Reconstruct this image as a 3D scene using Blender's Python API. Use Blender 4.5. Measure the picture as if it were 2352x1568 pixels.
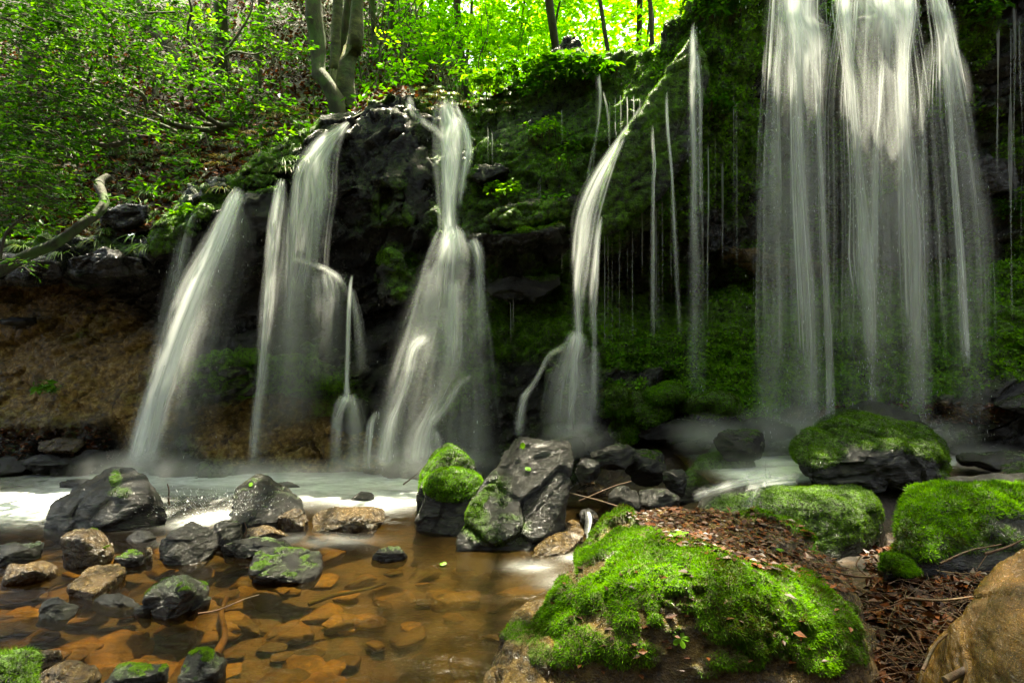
import bpy, bmesh, math, numpy as np
from mathutils import Vector, Matrix
from mathutils.bvhtree import BVHTree
S = bpy.context.scene
for o in list(bpy.data.objects): bpy.data.objects.remove(o)
COL = S.collection
# ------------------------------------------------------------------ camera, sky, sun, exposure
CAMZ, FX = 1.3, 1307.0                       # eye height over the pool; focal length for a 2352 px wide frame
cd = bpy.data.cameras.new('camera'); cam = bpy.data.objects.new('camera', cd); COL.objects.link(cam)
cam.location = (0, 0, CAMZ); cam.rotation_euler = (math.radians(90), 0, 0)
cd.sensor_width = 36; cd.lens = 20.0; cd.clip_start = 0.05; cd.clip_end = 500
S.camera = cam
SUN_EL, SUN_AZ = 73.0, 10.0                  # sun behind the falls, a little right
w = bpy.data.worlds.new('World'); S.world = w; w.use_nodes = True
nt = w.node_tree; bg = nt.nodes['Background']
sky = nt.nodes.new('ShaderNodeTexSky'); sky.sky_type = 'NISHITA'; sky.sun_disc = False
sky.sun_elevation = math.radians(SUN_EL); sky.sun_rotation = math.radians(SUN_AZ)
sky.air_density = 1.0; sky.dust_density = 6.0; sky.ozone_density = 0.0
nt.links.new(sky.outputs[0], bg.inputs[0]); bg.inputs[1].default_value = 0.11
sd = bpy.data.lights.new('sun', 'SUN'); sd.energy = 5.0; sd.angle = math.radians(0.6); sd.color = (1, 0.95, 0.86)
sun = bpy.data.objects.new('sun', sd); COL.objects.link(sun)
_e, _a = math.radians(SUN_EL), math.radians(SUN_AZ)
SUND = Vector((math.sin(_a)*math.cos(_e), math.cos(_a)*math.cos(_e), math.sin(_e)))
sun.rotation_euler = SUND.to_track_quat('Z', 'Y').to_euler(); sun.location = (0, 0, 20)
S.view_settings.view_transform = 'Standard'; S.view_settings.look = 'None'; S.view_settings.gamma = 1
S.view_settings.exposure = 2.75
S.view_settings.use_white_balance = True; S.view_settings.white_balance_temperature = 7600; S.view_settings.white_balance_tint = 4
S.render.engine = 'CYCLES'
cy = S.cycles; cy.max_bounces = 7; cy.diffuse_bounces = 3; cy.glossy_bounces = 2; cy.transmission_bounces = 3
cy.transparent_max_bounces = 28; cy.volume_bounces = 1; cy.caustics_reflective = False; cy.caustics_refractive = False
cy.use_denoising = True; cy.sample_clamp_indirect = 4.0; cy.sample_clamp_direct = 12.0
# ------------------------------------------------------------------ numeric helpers
def P(u, v, Y): return np.array([(u-1176.0)/FX*Y, Y, CAMZ-(v-784.0)/FX*Y])
def PX(V):
    Y = np.maximum(V[:, 1], .05)
    return V[:, 0]/Y*FX+1176, 784-(V[:, 2]-CAMZ)/Y*FX
def water_Y(v, z=0.0): return (CAMZ-z)*FX/(v-784.0)
def h3(ix, iy, iz, s):
    n = (ix.astype(np.int64)*73856093) ^ (iy.astype(np.int64)*19349663) ^ (iz.astype(np.int64)*83492791) ^ (s*2654435761)
    n = (n ^ (n >> 13)) & 0x7fffffff
    n = (n*(n*n % 2147483647*15731 % 2147483647+789221) % 2147483647+1376312589) & 0x7fffffff
    n = ((n ^ (n >> 15))*2246822519) & 0x7fffffff
    return n/2147483647.0
def vn(p, s=0):
    i = np.floor(p).astype(np.int64); f = p-i; f = f*f*f*(f*(f*6-15)+10); r = 0
    for dx in (0, 1):
        wx = f[:, 0] if dx else 1-f[:, 0]
        for dy in (0, 1):
            wy = f[:, 1] if dy else 1-f[:, 1]
            for dz in (0, 1):
                wz = f[:, 2] if dz else 1-f[:, 2]
                r = r+wx*wy*wz*h3(i[:, 0]+dx, i[:, 1]+dy, i[:, 2]+dz, s)
    return r*2-1
def fbm(p, sc=1.0, oc=4, s=0, g=.5):
    r = 0; a = 1.0; t = 0
    for k in range(oc):
        r = r+a*vn(p*sc*(2.03**k)+k*17.3, s+k); t += a; a *= g
    return r/t*1.4
def vor(p, s=0):
    """nearest-cell: returns (f1, f2, four random numbers of the cell, offset from its centre)"""
    i = np.floor(p).astype(np.int64); n = len(p)
    f1 = np.full(n, 9.); f2 = np.full(n, 9.); rid = np.zeros((n, 3), np.int64); off = np.zeros((n, 3))
    for dx in (-1, 0, 1):
        for dy in (-1, 0, 1):
            for dz in (-1, 0, 1):
                c = i+np.array([dx, dy, dz])
                q = c+np.stack([h3(c[:, 0], c[:, 1], c[:, 2], s+k) for k in (1, 2, 3)], 1)
                d = p-q; dd = (d*d).sum(1)
                m = dd < f1
                f2 = np.where(m, f1, np.minimum(f2, dd)); f1 = np.where(m, dd, f1)
                rid[m] = c[m]; off[m] = d[m]
    r = [h3(rid[:, 0], rid[:, 1], rid[:, 2], s+k) for k in (5, 6, 7, 8)]
    return np.sqrt(f1), np.sqrt(f2), r, off
def sst(a, b, x):
    t = np.clip((x-a)/(b-a), 0, 1); return t*t*(3-2*t)
def unit(v): return v/np.maximum(np.linalg.norm(v, axis=-1, keepdims=True), 1e-9)
def tris(F): return F if F.shape[1] == 3 else np.concatenate([F[:, [0, 1, 2]], F[:, [0, 2, 3]]])
def vnorm(V, F):
    T = tris(F); n = np.cross(V[T[:, 1]]-V[T[:, 0]], V[T[:, 2]]-V[T[:, 0]]); N = np.zeros_like(V)
    for k in range(3):
        for c in range(3): N[:, c] += np.bincount(T[:, k], n[:, c], len(V))
    return unit(N)
def resample(pts, n):
    """smooth curve (Catmull-Rom) through the rows of pts, n samples evenly in arc length of the first three columns"""
    p = np.asarray(pts, float)
    if len(p) > 2:
        q = np.vstack([2*p[0]-p[1], p, 2*p[-1]-p[-2]]); out = []
        for i in range(1, len(q)-2):
            t = np.linspace(0, 1, 12, endpoint=False)[:, None]
            out.append(.5*((2*q[i])+(-q[i-1]+q[i+1])*t+(2*q[i-1]-5*q[i]+4*q[i+1]-q[i+2])*t*t+(-q[i-1]+3*q[i]-3*q[i+1]+q[i+2])*t**3))
        p = np.vstack(out+[p[-1:]])
    d = np.r_[0, np.cumsum(np.linalg.norm(np.diff(p[:, :3], axis=0), axis=1))]
    s = np.linspace(0, d[-1], n)
    return np.stack([np.interp(s, d, p[:, k]) for k in range(p.shape[1])], 1)
def gridF(nu, nv):
    a = np.arange(nu*nv).reshape(nv, nu)
    return np.stack([a[:-1, :-1].ravel(), a[:-1, 1:].ravel(), a[1:, 1:].ravel(), a[1:, :-1].ravel()], 1)
# ------------------------------------------------------------------ object helpers
def mesh(name, V, F, mat, parent=None, origin=None, smooth=True, attrs=None, uv=None):
    V = np.asarray(V, float); F = np.asarray(F, np.int32)
    me = bpy.data.meshes.new(name)
    po = np.zeros(3)
    if parent is not None: po = np.array(parent['_o'])
    og = po if origin is None else np.asarray(origin, float)
    n, k = F.shape
    me.vertices.add(len(V)); me.vertices.foreach_set('co', (V-og).astype(np.float32).ravel())
    me.loops.add(n*k); me.loops.foreach_set('vertex_index', F.ravel())
    me.polygons.add(n); me.polygons.foreach_set('loop_start', np.arange(0, n*k, k, dtype=np.int32))
    me.polygons.foreach_set('use_smooth', np.full(n, bool(smooth)))
    me.update(calc_edges=True)
    for a, x in (attrs or {}).items():
        at = me.attributes.new(a, 'FLOAT', 'POINT'); at.data.foreach_set('value', np.asarray(x, np.float32))
    if uv is not None:
        l = me.uv_layers.new(name='UVMap'); l.data.foreach_set('uv', uv[F.ravel()].astype(np.float32).ravel())
    me.materials.append(mat)
    o = bpy.data.objects.new(name, me); COL.objects.link(o)
    if parent is not None: o.parent = parent; o.location = Vector(og-po)
    else: o.location = Vector(og)
    o['_o'] = [float(c) for c in og]
    return o
def tag(o, label=None, cat=None, group=None, kind=None):
    if label: o['label'] = label
    if cat: o['category'] = cat
    if group: o['group'] = group
    if kind: o['kind'] = kind
    return o
def thing(name, loc, label, cat, group=None):
    o = bpy.data.objects.new(name, None); COL.objects.link(o); o.location = Vector(loc); o.empty_display_size = .1
    o['_o'] = [float(c) for c in loc]
    return tag(o, label, cat, group)
class MB:
    """collects pieces of one mesh"""
    def __init__(s): s.V = []; s.F = []; s.A = []; s.n = 0
    def add(s, V, F, a=None):
        V = np.asarray(V, float); F = np.asarray(F, np.int64)
        if F.shape[1] == 3: F = np.c_[F, F[:, 2]]
        s.V.append(V); s.F.append(F+s.n); s.n += len(V)
        s.A.append(np.zeros(len(V)) if a is None else np.broadcast_to(a, len(V)))
    def get(s): return np.vstack(s.V), np.vstack(s.F), np.concatenate(s.A)
def clean(V, F):
    """quads with a doubled last corner -> all triangles"""
    q = F[:, 2] != F[:, 3]
    return np.vstack([F[:, :3], F[q][:, [0, 2, 3]]])
def build(mb, name, mat, parent=None, origin=None, smooth=True):
    V, F, A = mb.get(); return mesh(name, V, clean(V, F), mat, parent, origin, smooth, {'rnd': A})
# ------------------------------------------------------------------ materials
def newmat(name):
    m = bpy.data.materials.new(name); m.use_nodes = True; t = m.node_tree; t.nodes.clear()
    out = t.nodes.new('ShaderNodeOutputMaterial')
    def N(ty, **k):
        n = t.nodes.new('ShaderNode'+ty)
        for a, b in k.items():
            if a.startswith('i_'):
                key = a[2:]; key = int(key) if key.isdigit() else key.replace('_', ' '); n.inputs[key].default_value = b
            else: setattr(n, a, b)
        return n
    def L(a, b): t.links.new(a, b)
    return m, t, out, N, L
def ramp(N, L, fac, stops, interp='LINEAR'):
    r = N('ValToRGB'); r.color_ramp.interpolation = interp; e = r.color_ramp.elements
    while len(e) < len(stops): e.new(.5)
    for x, (p, c) in zip(e, stops):
        x.position = p; x.color = (*c, 1) if len(c) == 3 else c
    L(fac, r.inputs[0]); return r.outputs[0]
def mixc(N, L, f, a, b, ty='MIX'):
    m = N('Mix', data_type='RGBA', blend_type=ty)
    for s, x in ((0, f), (6, a), (7, b)):
        if isinstance(x, (int, float)): m.inputs[s].default_value = x
        elif isinstance(x, tuple): m.inputs[s].default_value = (*x, 1)
        else: L(x, m.inputs[s])
    return m.outputs[2]
def mth(N, L, op, a, b=None, c=None, clamp=False):
    m = N('Math', operation=op, use_clamp=clamp)
    for k, x in enumerate((a, b, c)):
        if x is None: continue
        if isinstance(x, (int, float)): m.inputs[k].default_value = x
        else: L(x, m.inputs[k])
    return m.outputs[0]
def noise(N, L, co, sc, det=5, rough=.55, dist=0):
    n = N('TexNoise'); n.inputs['Scale'].default_value = sc; n.inputs['Detail'].default_value = det
    n.inputs['Roughness'].default_value = rough; n.inputs['Distortion'].default_value = dist
    if co is not None: L(co, n.inputs['Vector'])
    return n.outputs['Fac']
def att(N, name): return N('Attribute', attribute_name=name).outputs['Fac']
def rock_mat(name, dark, mid, light, rough=(.18, .5), bump=.5, fine=1.0, moss_c=((.014, .03, .003), (.07, .15, .012)), spec=.35):
    m, t, out, N, L = newmat(name)
    g = N('NewGeometry').outputs['Position']
    n1 = noise(N, L, g, 3.1*fine, 8, .62); n2 = noise(N, L, g, 19*fine, 7, .65); n3 = noise(N, L, g, 90*fine, 4, .6)
    mp = N('Mapping'); L(g, mp.inputs[0]); mp.inputs['Rotation'].default_value = (.25, .2, .1); mp.inputs['Scale'].default_value = (1.4, 1.4, 5)
    n4 = noise(N, L, mp.outputs[0], 2.2*fine, 8, .65, .8)
    base = ramp(N, L, n1, [(.3, dark), (.55, mid), (.75, light)])
    base = mixc(N, L, mth(N, L, 'MULTIPLY', ramp(N, L, n2, [(.35, (0, 0, 0)), (.7, (1, 1, 1))]), .55), base, mixc(N, L, .5, light, mid))
    base = mixc(N, L, ramp(N, L, n4, [(.32, (.9, .9, .9)), (.5, (0, 0, 0))]), base, dark)
    base = mixc(N, L, mth(N, L, 'MULTIPLY', ramp(N, L, n3, [(.57, (0, 0, 0)), (.7, (1, 1, 1))]), .5), base, tuple(min(1, c*2.2) for c in light))
    oc = ramp(N, L, n2, [(.3, (.02, .013, .003)), (.5, (.22, .13, .026)), (.72, (.5, .34, .1))])
    base = mixc(N, L, mth(N, L, 'MULTIPLY', att(N, 'ochre'), ramp(N, L, n1, [(.28, (.15, .15, .15)), (.5, (1, 1, 1))]), None, True), base, oc)
    mo = ramp(N, L, n2, [(.35, moss_c[0]), (.65, moss_c[1])])
    mf = mth(N, L, 'MULTIPLY', att(N, 'moss'), ramp(N, L, n2, [(.38, (.15, .15, .15)), (.58, (1.2, 1.2, 1.2))]), None, True)
    base = mixc(N, L, mf, base, mo)
    b = N('BsdfPrincipled'); L(base, b.inputs['Base Color'])
    r = ramp(N, L, n2, [(.3, (rough[0],)*3), (.7, (rough[1],)*3)])
    L(mixc(N, L, mf, r, (.8, .8, .8)), b.inputs['Roughness']); b.inputs['Specular IOR Level'].default_value = spec
    hh = mth(N, L, 'ADD', mth(N, L, 'MULTIPLY', n4, .9), mth(N, L, 'ADD', mth(N, L, 'MULTIPLY', n2, .5), mth(N, L, 'MULTIPLY', n3, .3)))
    bp = N('Bump'); bp.inputs['Strength'].default_value = bump; bp.inputs['Distance'].default_value = .07/fine
    L(hh, bp.inputs['Height']); L(bp.outputs[0], b.inputs['Normal'])
    L(mth(N, L, 'MULTIPLY', mth(N, L, 'SUBTRACT', 1.0, mf, None, True), .22), b.inputs['Coat Weight']); b.inputs['Coat Roughness'].default_value = .05; L(bp.outputs[0], b.inputs['Coat Normal'])
    L(b.outputs[0], out.inputs[0]); return m
def tint_by_object(m):
    t = m.node_tree; b = next(n for n in t.nodes if n.type == 'BSDF_PRINCIPLED'); l = b.inputs['Base Color'].links[0]; src = l.from_socket
    oi = t.nodes.new('ShaderNodeObjectInfo'); mx = t.nodes.new('ShaderNodeMix'); mx.data_type = 'RGBA'; mx.blend_type = 'MULTIPLY'; mx.inputs[0].default_value = 1
    t.links.new(src, mx.inputs[6]); t.links.new(oi.outputs['Color'], mx.inputs[7]); t.links.new(mx.outputs[2], b.inputs['Base Color']); return m
def leaf_mat(name, stops, trans=.5, gloss=.08, att_name='rnd'):
    m, t, out, N, L = newmat(name)
    c = ramp(N, L, att(N, att_name), stops)
    d = N('BsdfPrincipled'); L(c, d.inputs['Base Color']); d.inputs['Roughness'].default_value = .42; d.inputs['Specular IOR Level'].default_value = gloss*4
    tr = N('BsdfTranslucent'); L(mixc(N, L, 1.0, c, (1.5, 1.45, .7), 'MULTIPLY'), tr.inputs[0])
    x = N('MixShader'); x.inputs[0].default_value = trans; L(d.outputs[0], x.inputs[1]); L(tr.outputs[0], x.inputs[2])
    L(x.outputs[0], out.inputs[0]); return m
def bark_mat(name, a, b, c, mossc=(.05, .11, .015), sc=9, stretch=4, moss_amt=.35):
    m, t, out, N, L = newmat(name)
    g = N('NewGeometry').outputs['Position']; mp = N('Mapping'); L(g, mp.inputs[0]); mp.inputs['Scale'].default_value = (1, 1, 1/stretch)
    n1 = noise(N, L, mp.outputs[0], sc, 7, .65); n2 = noise(N, L, g, 5, 6, .6)
    col = ramp(N, L, n1, [(.35, a), (.55, b), (.72, c)])
    col = mixc(N, L, mth(N, L, 'MULTIPLY', ramp(N, L, n2, [(.5, (0, 0, 0)), (.62, (1, 1, 1))]), moss_amt), col, mossc)
    p = N('BsdfPrincipled'); L(col, p.inputs['Base Color']); p.inputs['Roughness'].default_value = .8
    bp = N('Bump'); bp.inputs['Strength'].default_value = 1; bp.inputs['Distance'].default_value = .03; L(n1, bp.inputs['Height']); L(bp.outputs[0], p.inputs['Normal'])
    L(p.outputs[0], out.inputs[0]); return m
M = {}
M['cliff'] = rock_mat('wet cliff rock', (.003, .003, .0025), (.009, .0085, .007), (.03, .028, .022), (.07, .34), 1.0, 1.0, ((.02, .05, .004), (.12, .26, .018)))
M['rock'] = rock_mat('wet dark rock', (.003, .003, .0026), (.007, .0068, .0056), (.021, .02, .016), (.04, .2), 1.0, 2.2)
M['brown'] = rock_mat('wet brown rock', (.004, .002, .0008), (.011, .0058, .0018), (.028, .015, .004), (.08, .35), .9, 2.0)
M['ochre'] = rock_mat('ochre wet rock', (.03, .014, .002), (.08, .038, .004), (.15, .078, .011), (.06, .3), .8, 2.4)
M['bed'] = rock_mat('submerged stone', (.012, .006, .0015), (.05, .025, .006), (.12, .058, .013), (.35, .6), .5, 2.0)
tint_by_object(M['bed'])
M['moss'] = leaf_mat('moss shoots', [(0, (.035, .035, .005)), (.3, (.045, .12, .005)), (.65, (.10, .26, .008)), (1, (.2, .4, .015))], .45, .02)
M['moss_dark'] = leaf_mat('deep green moss shoots', [(0, (.02, .035, .003)), (.45, (.055, .13, .007)), (1, (.15, .29, .016))], .4, .02)
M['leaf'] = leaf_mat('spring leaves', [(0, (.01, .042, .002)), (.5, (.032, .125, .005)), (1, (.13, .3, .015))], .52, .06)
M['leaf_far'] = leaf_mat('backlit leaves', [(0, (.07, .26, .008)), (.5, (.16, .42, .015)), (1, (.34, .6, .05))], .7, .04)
M['grass'] = leaf_mat('sedge blades', [(0, (.02, .07, .006)), (.55, (.05, .13, .012)), (.8, (.13, .17, .03)), (1, (.3, .2, .07))], .35, .08)
M['leaf_dull'] = leaf_mat('dull canopy leaves', [(0, (.03, .05, .02)), (1, (.08, .1, .05))], .3, .02)  # for the added near-bank trees, dulled so less green light reaches the falls
M['litter'] = leaf_mat('fallen leaves', [(0, (.018, .007, .002)), (.5, (.04, .016, .005)), (1, (.2, .06, .02))], .12, .03)
M['wetlitter'] = leaf_mat('wet fallen leaves', [(0, (.012, .004, .0015)), (.5, (.04, .012, .003)), (1, (.12, .035, .006))], .05, .06)
M['bark'] = bark_mat('dark branch bark', (.018, .014, .008), (.06, .047, .026), (.12, .1, .06))
M['beech'] = bark_mat('mottled beech bark', (.008, .009, .002), (.045, .045, .013), (.14, .13, .045), (.04, .08, .015), 6, .6, .5)
M['mossbark'] = bark_mat('mossy bark', (.008, .007, .003), (.03, .03, .01), (.08, .075, .03), (.04, .09, .01), 8, 2, .8)
M['twig'] = bark_mat('wet twig', (.02, .009, .004), (.07, .03, .012), (.13, .07, .035), moss_amt=.1)
def falling_water():
    m, t, out, N, L = newmat('falling water')
    uv = N('UVMap').outputs[0]
    def st(sx, sy, lo, hi, off):
        mp = N('Mapping'); L(uv, mp.inputs[0]); mp.inputs['Scale'].default_value = (sx, sy, 1); mp.inputs['Location'].default_value = (off, off*.7, off)
        return ramp(N, L, noise(N, L, mp.outputs[0], 1, 3, .55), [(lo, (0, 0, 0)), (hi, (1, 1, 1))])
    s1 = st(13, .35, .34, .68, 0); s2 = st(42, .8, .34, .7, 3.1); s3 = st(5, .25, .34, .64, 8.7); s4 = st(90, 4, .4, .75, 5.5)
    s = mth(N, L, 'ADD', mth(N, L, 'MULTIPLY', s1, .5), mth(N, L, 'ADD', mth(N, L, 'MULTIPLY', s2, .22), mth(N, L, 'MULTIPLY', s3, .5)))
    s = mth(N, L, 'MULTIPLY', mth(N, L, 'POWER', s, 1.5), mth(N, L, 'ADD', mth(N, L, 'MULTIPLY', s4, .2), .95))
    a = att(N, 'a')
    al = mth(N, L, 'MULTIPLY', a, mth(N, L, 'ADD', mth(N, L, 'MULTIPLY', s, 1.1), mth(N, L, 'MULTIPLY', mth(N, L, 'POWER', a, 3.0), .85)), None, True)
    d = N('BsdfDiffuse'); d.inputs[0].default_value = (.88, .91, .9, 1)
    tr = N('BsdfTranslucent'); tr.inputs[0].default_value = (.88, .92, .9, 1)
    x = N('MixShader'); x.inputs[0].default_value = .5; L(d.outputs[0], x.inputs[1]); L(tr.outputs[0], x.inputs[2])
    tp = N('BsdfTransparent'); y = N('MixShader'); L(al, y.inputs[0]); L(tp.outputs[0], y.inputs[1]); L(x.outputs[0], y.inputs[2])
    L(y.outputs[0], out.inputs[0]); return m
M['fall'] = falling_water()
def pool_mat():
    m, t, out, N, L = newmat('pool water')
    g = N('NewGeometry').outputs['Position']
    mp = N('Mapping'); L(g, mp.inputs[0]); mp.inputs['Scale'].default_value = (1, 2.2, 1)
    n1 = noise(N, L, mp.outputs[0], 2.6, 7, .62, .8); n2 = noise(N, L, mp.outputs[0], 14, 5, .6, .4); n3 = noise(N, L, mp.outputs[0], 60, 3, .6)
    foam = att(N, 'foam'); murk = att(N, 'murk')
    f = mth(N, L, 'MULTIPLY', mth(N, L, 'POWER', foam, 1.3), mth(N, L, 'ADD', .28, mth(N, L, 'MULTIPLY', ramp(N, L, mth(N, L, 'ADD', mth(N, L, 'MULTIPLY', n1, .7), mth(N, L, 'MULTIPLY', n2, .3)), [(.36, (0, 0, 0)), (.64, (1, 1, 1))]), .6)), None, True)
    f_unused = mth(N, L, 'MULTIPLY', mth(N, L, 'ADD', foam, mth(N, L, 'MULTIPLY', ramp(N, L, mth(N, L, 'ADD', mth(N, L, 'MULTIPLY', n1, .8), mth(N, L, 'MULTIPLY', n2, .2)), [(.38, (1, 1, 1)), (.62, (0, 0, 0))]), -.8)), .9, None, True)
    bp = N('Bump'); bp.inputs['Strength'].default_value = .4; bp.inputs['Distance'].default_value = .02
    L(mth(N, L, 'ADD', n2, mth(N, L, 'MULTIPLY', n3, .3)), bp.inputs['Height'])
    gl = N('BsdfGlossy'); gl.inputs['Roughness'].default_value = .06; L(bp.outputs[0], gl.inputs['Normal'])
    tp = N('BsdfTransparent'); tp.inputs[0].default_value = (.56, .45, .22, 1)
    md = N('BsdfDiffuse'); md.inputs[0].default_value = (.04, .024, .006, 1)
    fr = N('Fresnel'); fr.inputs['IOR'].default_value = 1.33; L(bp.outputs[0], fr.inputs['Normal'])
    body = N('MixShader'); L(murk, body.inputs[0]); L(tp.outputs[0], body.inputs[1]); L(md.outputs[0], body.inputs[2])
    a = N('MixShader'); L(fr.outputs[0], a.inputs[0]); L(body.outputs[0], a.inputs[1]); L(gl.outputs[0], a.inputs[2])
    fd = N('BsdfDiffuse'); fd.inputs[0].default_value = (.75, .79, .78, 1)
    b = N('MixShader'); L(f, b.inputs[0]); L(a.outputs[0], b.inputs[1]); L(fd.outputs[0], b.inputs[2])
    L(b.outputs[0], out.inputs[0]); return m
M['pool'] = pool_mat()
# ------------------------------------------------------------------ cliff (lofted from surveyed profiles, base to lip)
ST = [
 (-500, [(1085,5.6),(1010,5.9),(850,6.4),(680,6.6),(640,6.5),(600,6.0),(575,6.15)]),
 (0,    [(1088,5.6),(1010,5.85),(850,6.15),(680,6.5),(640,6.45),(600,5.95),(565,6.1)]),
 (200,  [(1088,5.6),(1010,5.8),(850,6.1),(690,6.45),(635,6.35),(592,5.85),(550,6.0)]),
 (340,  [(1088,5.6),(1000,5.75),(850,6.0),(690,6.3),(620,6.2),(585,5.65),(520,5.85)]),
 (430,  [(1090,5.55),(980,5.75),(850,5.65),(780,6.0),(640,6.1),(570,5.65),(478,5.8)]),
 (520,  [(1090,5.55),(950,5.75),(830,5.45),(760,5.95),(640,5.95),(540,5.6),(432,5.8)]),
 (600,  [(1090,5.55),(950,5.8),(825,5.5),(740,6.0),(650,5.8),(480,5.65),(385,5.9)]),
 (700,  [(1090,5.55),(955,5.8),(835,5.55),(740,6.05),(625,5.75),(450,5.85),(325,6.05)]),
 (800,  [(1090,5.55),(955,5.75),(850,5.6),(740,6.1),(640,6.1),(430,5.75),(266,6.05)]),
 (870,  [(1090,5.5),(960,5.6),(860,5.65),(730,6.1),(610,6.0),(430,5.7),(228,6.0)]),
 (915,  [(1090,5.5),(955,5.55),(850,5.65),(720,6.0),(590,5.95),(420,5.75),(206,6.0)]),
 (960,  [(1092,5.45),(950,5.5),(800,5.65),(660,5.95),(545,5.85),(410,5.95),(232,6.15)]),
 (1030, [(1095,5.4),(900,5.45),(770,5.6),(640,5.8),(548,5.65),(400,6.0),(236,6.25)]),
 (1090, [(1095,5.4),(930,5.45),(770,5.65),(650,5.9),(545,5.6),(400,5.9),(238,6.2)]),
 (1170, [(1095,5.4),(900,5.5),(760,5.75),(650,6.1),(548,5.5),(380,5.75),(185,6.0)]),
 (1270, [(1090,5.4),(900,5.4),(760,5.65),(650,6.1),(540,5.45),(350,5.75),(140,5.95)]),
 (1340, [(1080,5.2),(950,5.1),(800,5.15),(640,5.4),(510,5.55),(330,5.75),(135,5.95)]),
 (1400, [(1075,5.2),(930,5.15),(815,5.35),(660,6.0),(530,5.45),(350,5.6),(140,5.95)]),
 (1460, [(1060,5.15),(930,5.2),(815,5.5),(680,6.2),(500,5.3),(300,5.35),(146,5.85)]),
 (1520, [(1050,5.1),(925,5.2),(812,5.5),(680,6.2),(470,5.3),(260,5.3),(128,5.6)]),
 (1595, [(1045,5.05),(925,5.15),(805,5.45),(680,6.2),(460,5.4),(200,5.2),(40,5.3)]),
 (1650, [(1045,5.05),(925,5.15),(800,5.45),(670,6.2),(450,5.6),(200,5.2),(-40,5.3)]),
 (1750, [(1045,5.0),(930,5.1),(795,5.45),(650,6.15),(470,5.95),(230,5.4),(-50,5.3)]),
 (1900, [(1045,5.0),(935,5.1),(785,5.45),(640,6.1),(450,6.0),(200,5.75),(-50,5.3)]),
 (2150, [(1045,4.95),(940,5.05),(770,5.45),(620,6.0),(430,6.0),(180,5.7),(-60,5.3)]),
 (2352, [(1045,4.9),(950,4.95),(760,5.35),(600,5.8),(420,5.8),(160,5.5),(-90,5.2)]),
 (2900, [(1045,4.8),(950,4.85),(760,5.3),(600,5.6),(420,5.6),(160,5.3),(-90,5.0)]),
]
def build_cliff():
    us = np.array([s[0] for s in ST], float); prof = []
    for u, p in ST:
        q = [P(u, v, Y) for v, Y in p]
        b = q[0].copy(); b[2] = -.7; b[1] -= .1
        t = q[-1]
        k1 = t+np.array([t[0]/t[1]*.35, .35, .05]); k2 = t+np.array([t[0]/t[1]*1.6, 1.6, .02])
        prof.append(resample(np.array([b]+q+[k1, k2]), 60)*1.0)
    # resample every profile by its own nodes: equal share of rows between nodes so ledges line up
    prof = []
    for u, p in ST:
        q = [P(u, v, Y) for v, Y in p]; b = q[0].copy(); b[2] = -.7; b[1] -= .1
        t = q[-1]; k1 = t+np.array([t[0]/t[1]*.35, .35, .05]); k2 = t+np.array([t[0]/t[1]*1.6, 1.6, .02])
        N_ = np.array([b]+q+[k1, k2]); s = np.arange(len(N_)); ss = np.linspace(0, len(N_)-1, 560)
        Q = np.vstack([2*N_[0]-N_[1], N_, 2*N_[-1]-N_[-2]]); i = np.minimum(ss.astype(int), len(N_)-2); f = (ss-i)[:, None]
        a0, a1, a2, a3 = Q[i], Q[i+1], Q[i+2], Q[i+3]
        prof.append(.5*(2*a1+(-a0+a2)*f*.8+(2*a0*.8-5*a1+.0*a1+4*a2-a3*.8+.2*a1*0)*0+0*f) if False else a1+(a2-a1)*(f*f*(3-2*f)*.5+f*.5))
    prof = np.array(prof)                          # stations x rows x 3
    nu = 900; uu = np.linspace(-480, 2880, nu)
    V = np.zeros((prof.shape[1], nu, 3))
    i = np.clip(np.searchsorted(us, uu, 'right')-1, 0, len(us)-2); f = (uu-us[i])/(us[i+1]-us[i])
    w_ = f*f*(3-2*f)*.5+f*.5
    for k in range(3): V[:, :, k] = prof[i, :, k].T*(1-w_)+prof[i+1, :, k].T*w_
    V = V.reshape(-1, 3); return V, gridF(nu, prof.shape[1])
def ell(U, Vv, lst):
    r = np.zeros(len(U))
    for u, v, ru, rv, s, *an in lst:
        a = math.radians(an[0]) if an else 0.; du = U-u; dv = Vv-v
        x = (du*math.cos(a)+dv*math.sin(a))/ru; y = (-du*math.sin(a)+dv*math.cos(a))/rv
        r = np.maximum(r, s*sst(1.25, .7, np.sqrt(x*x+y*y)))
    return r
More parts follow.
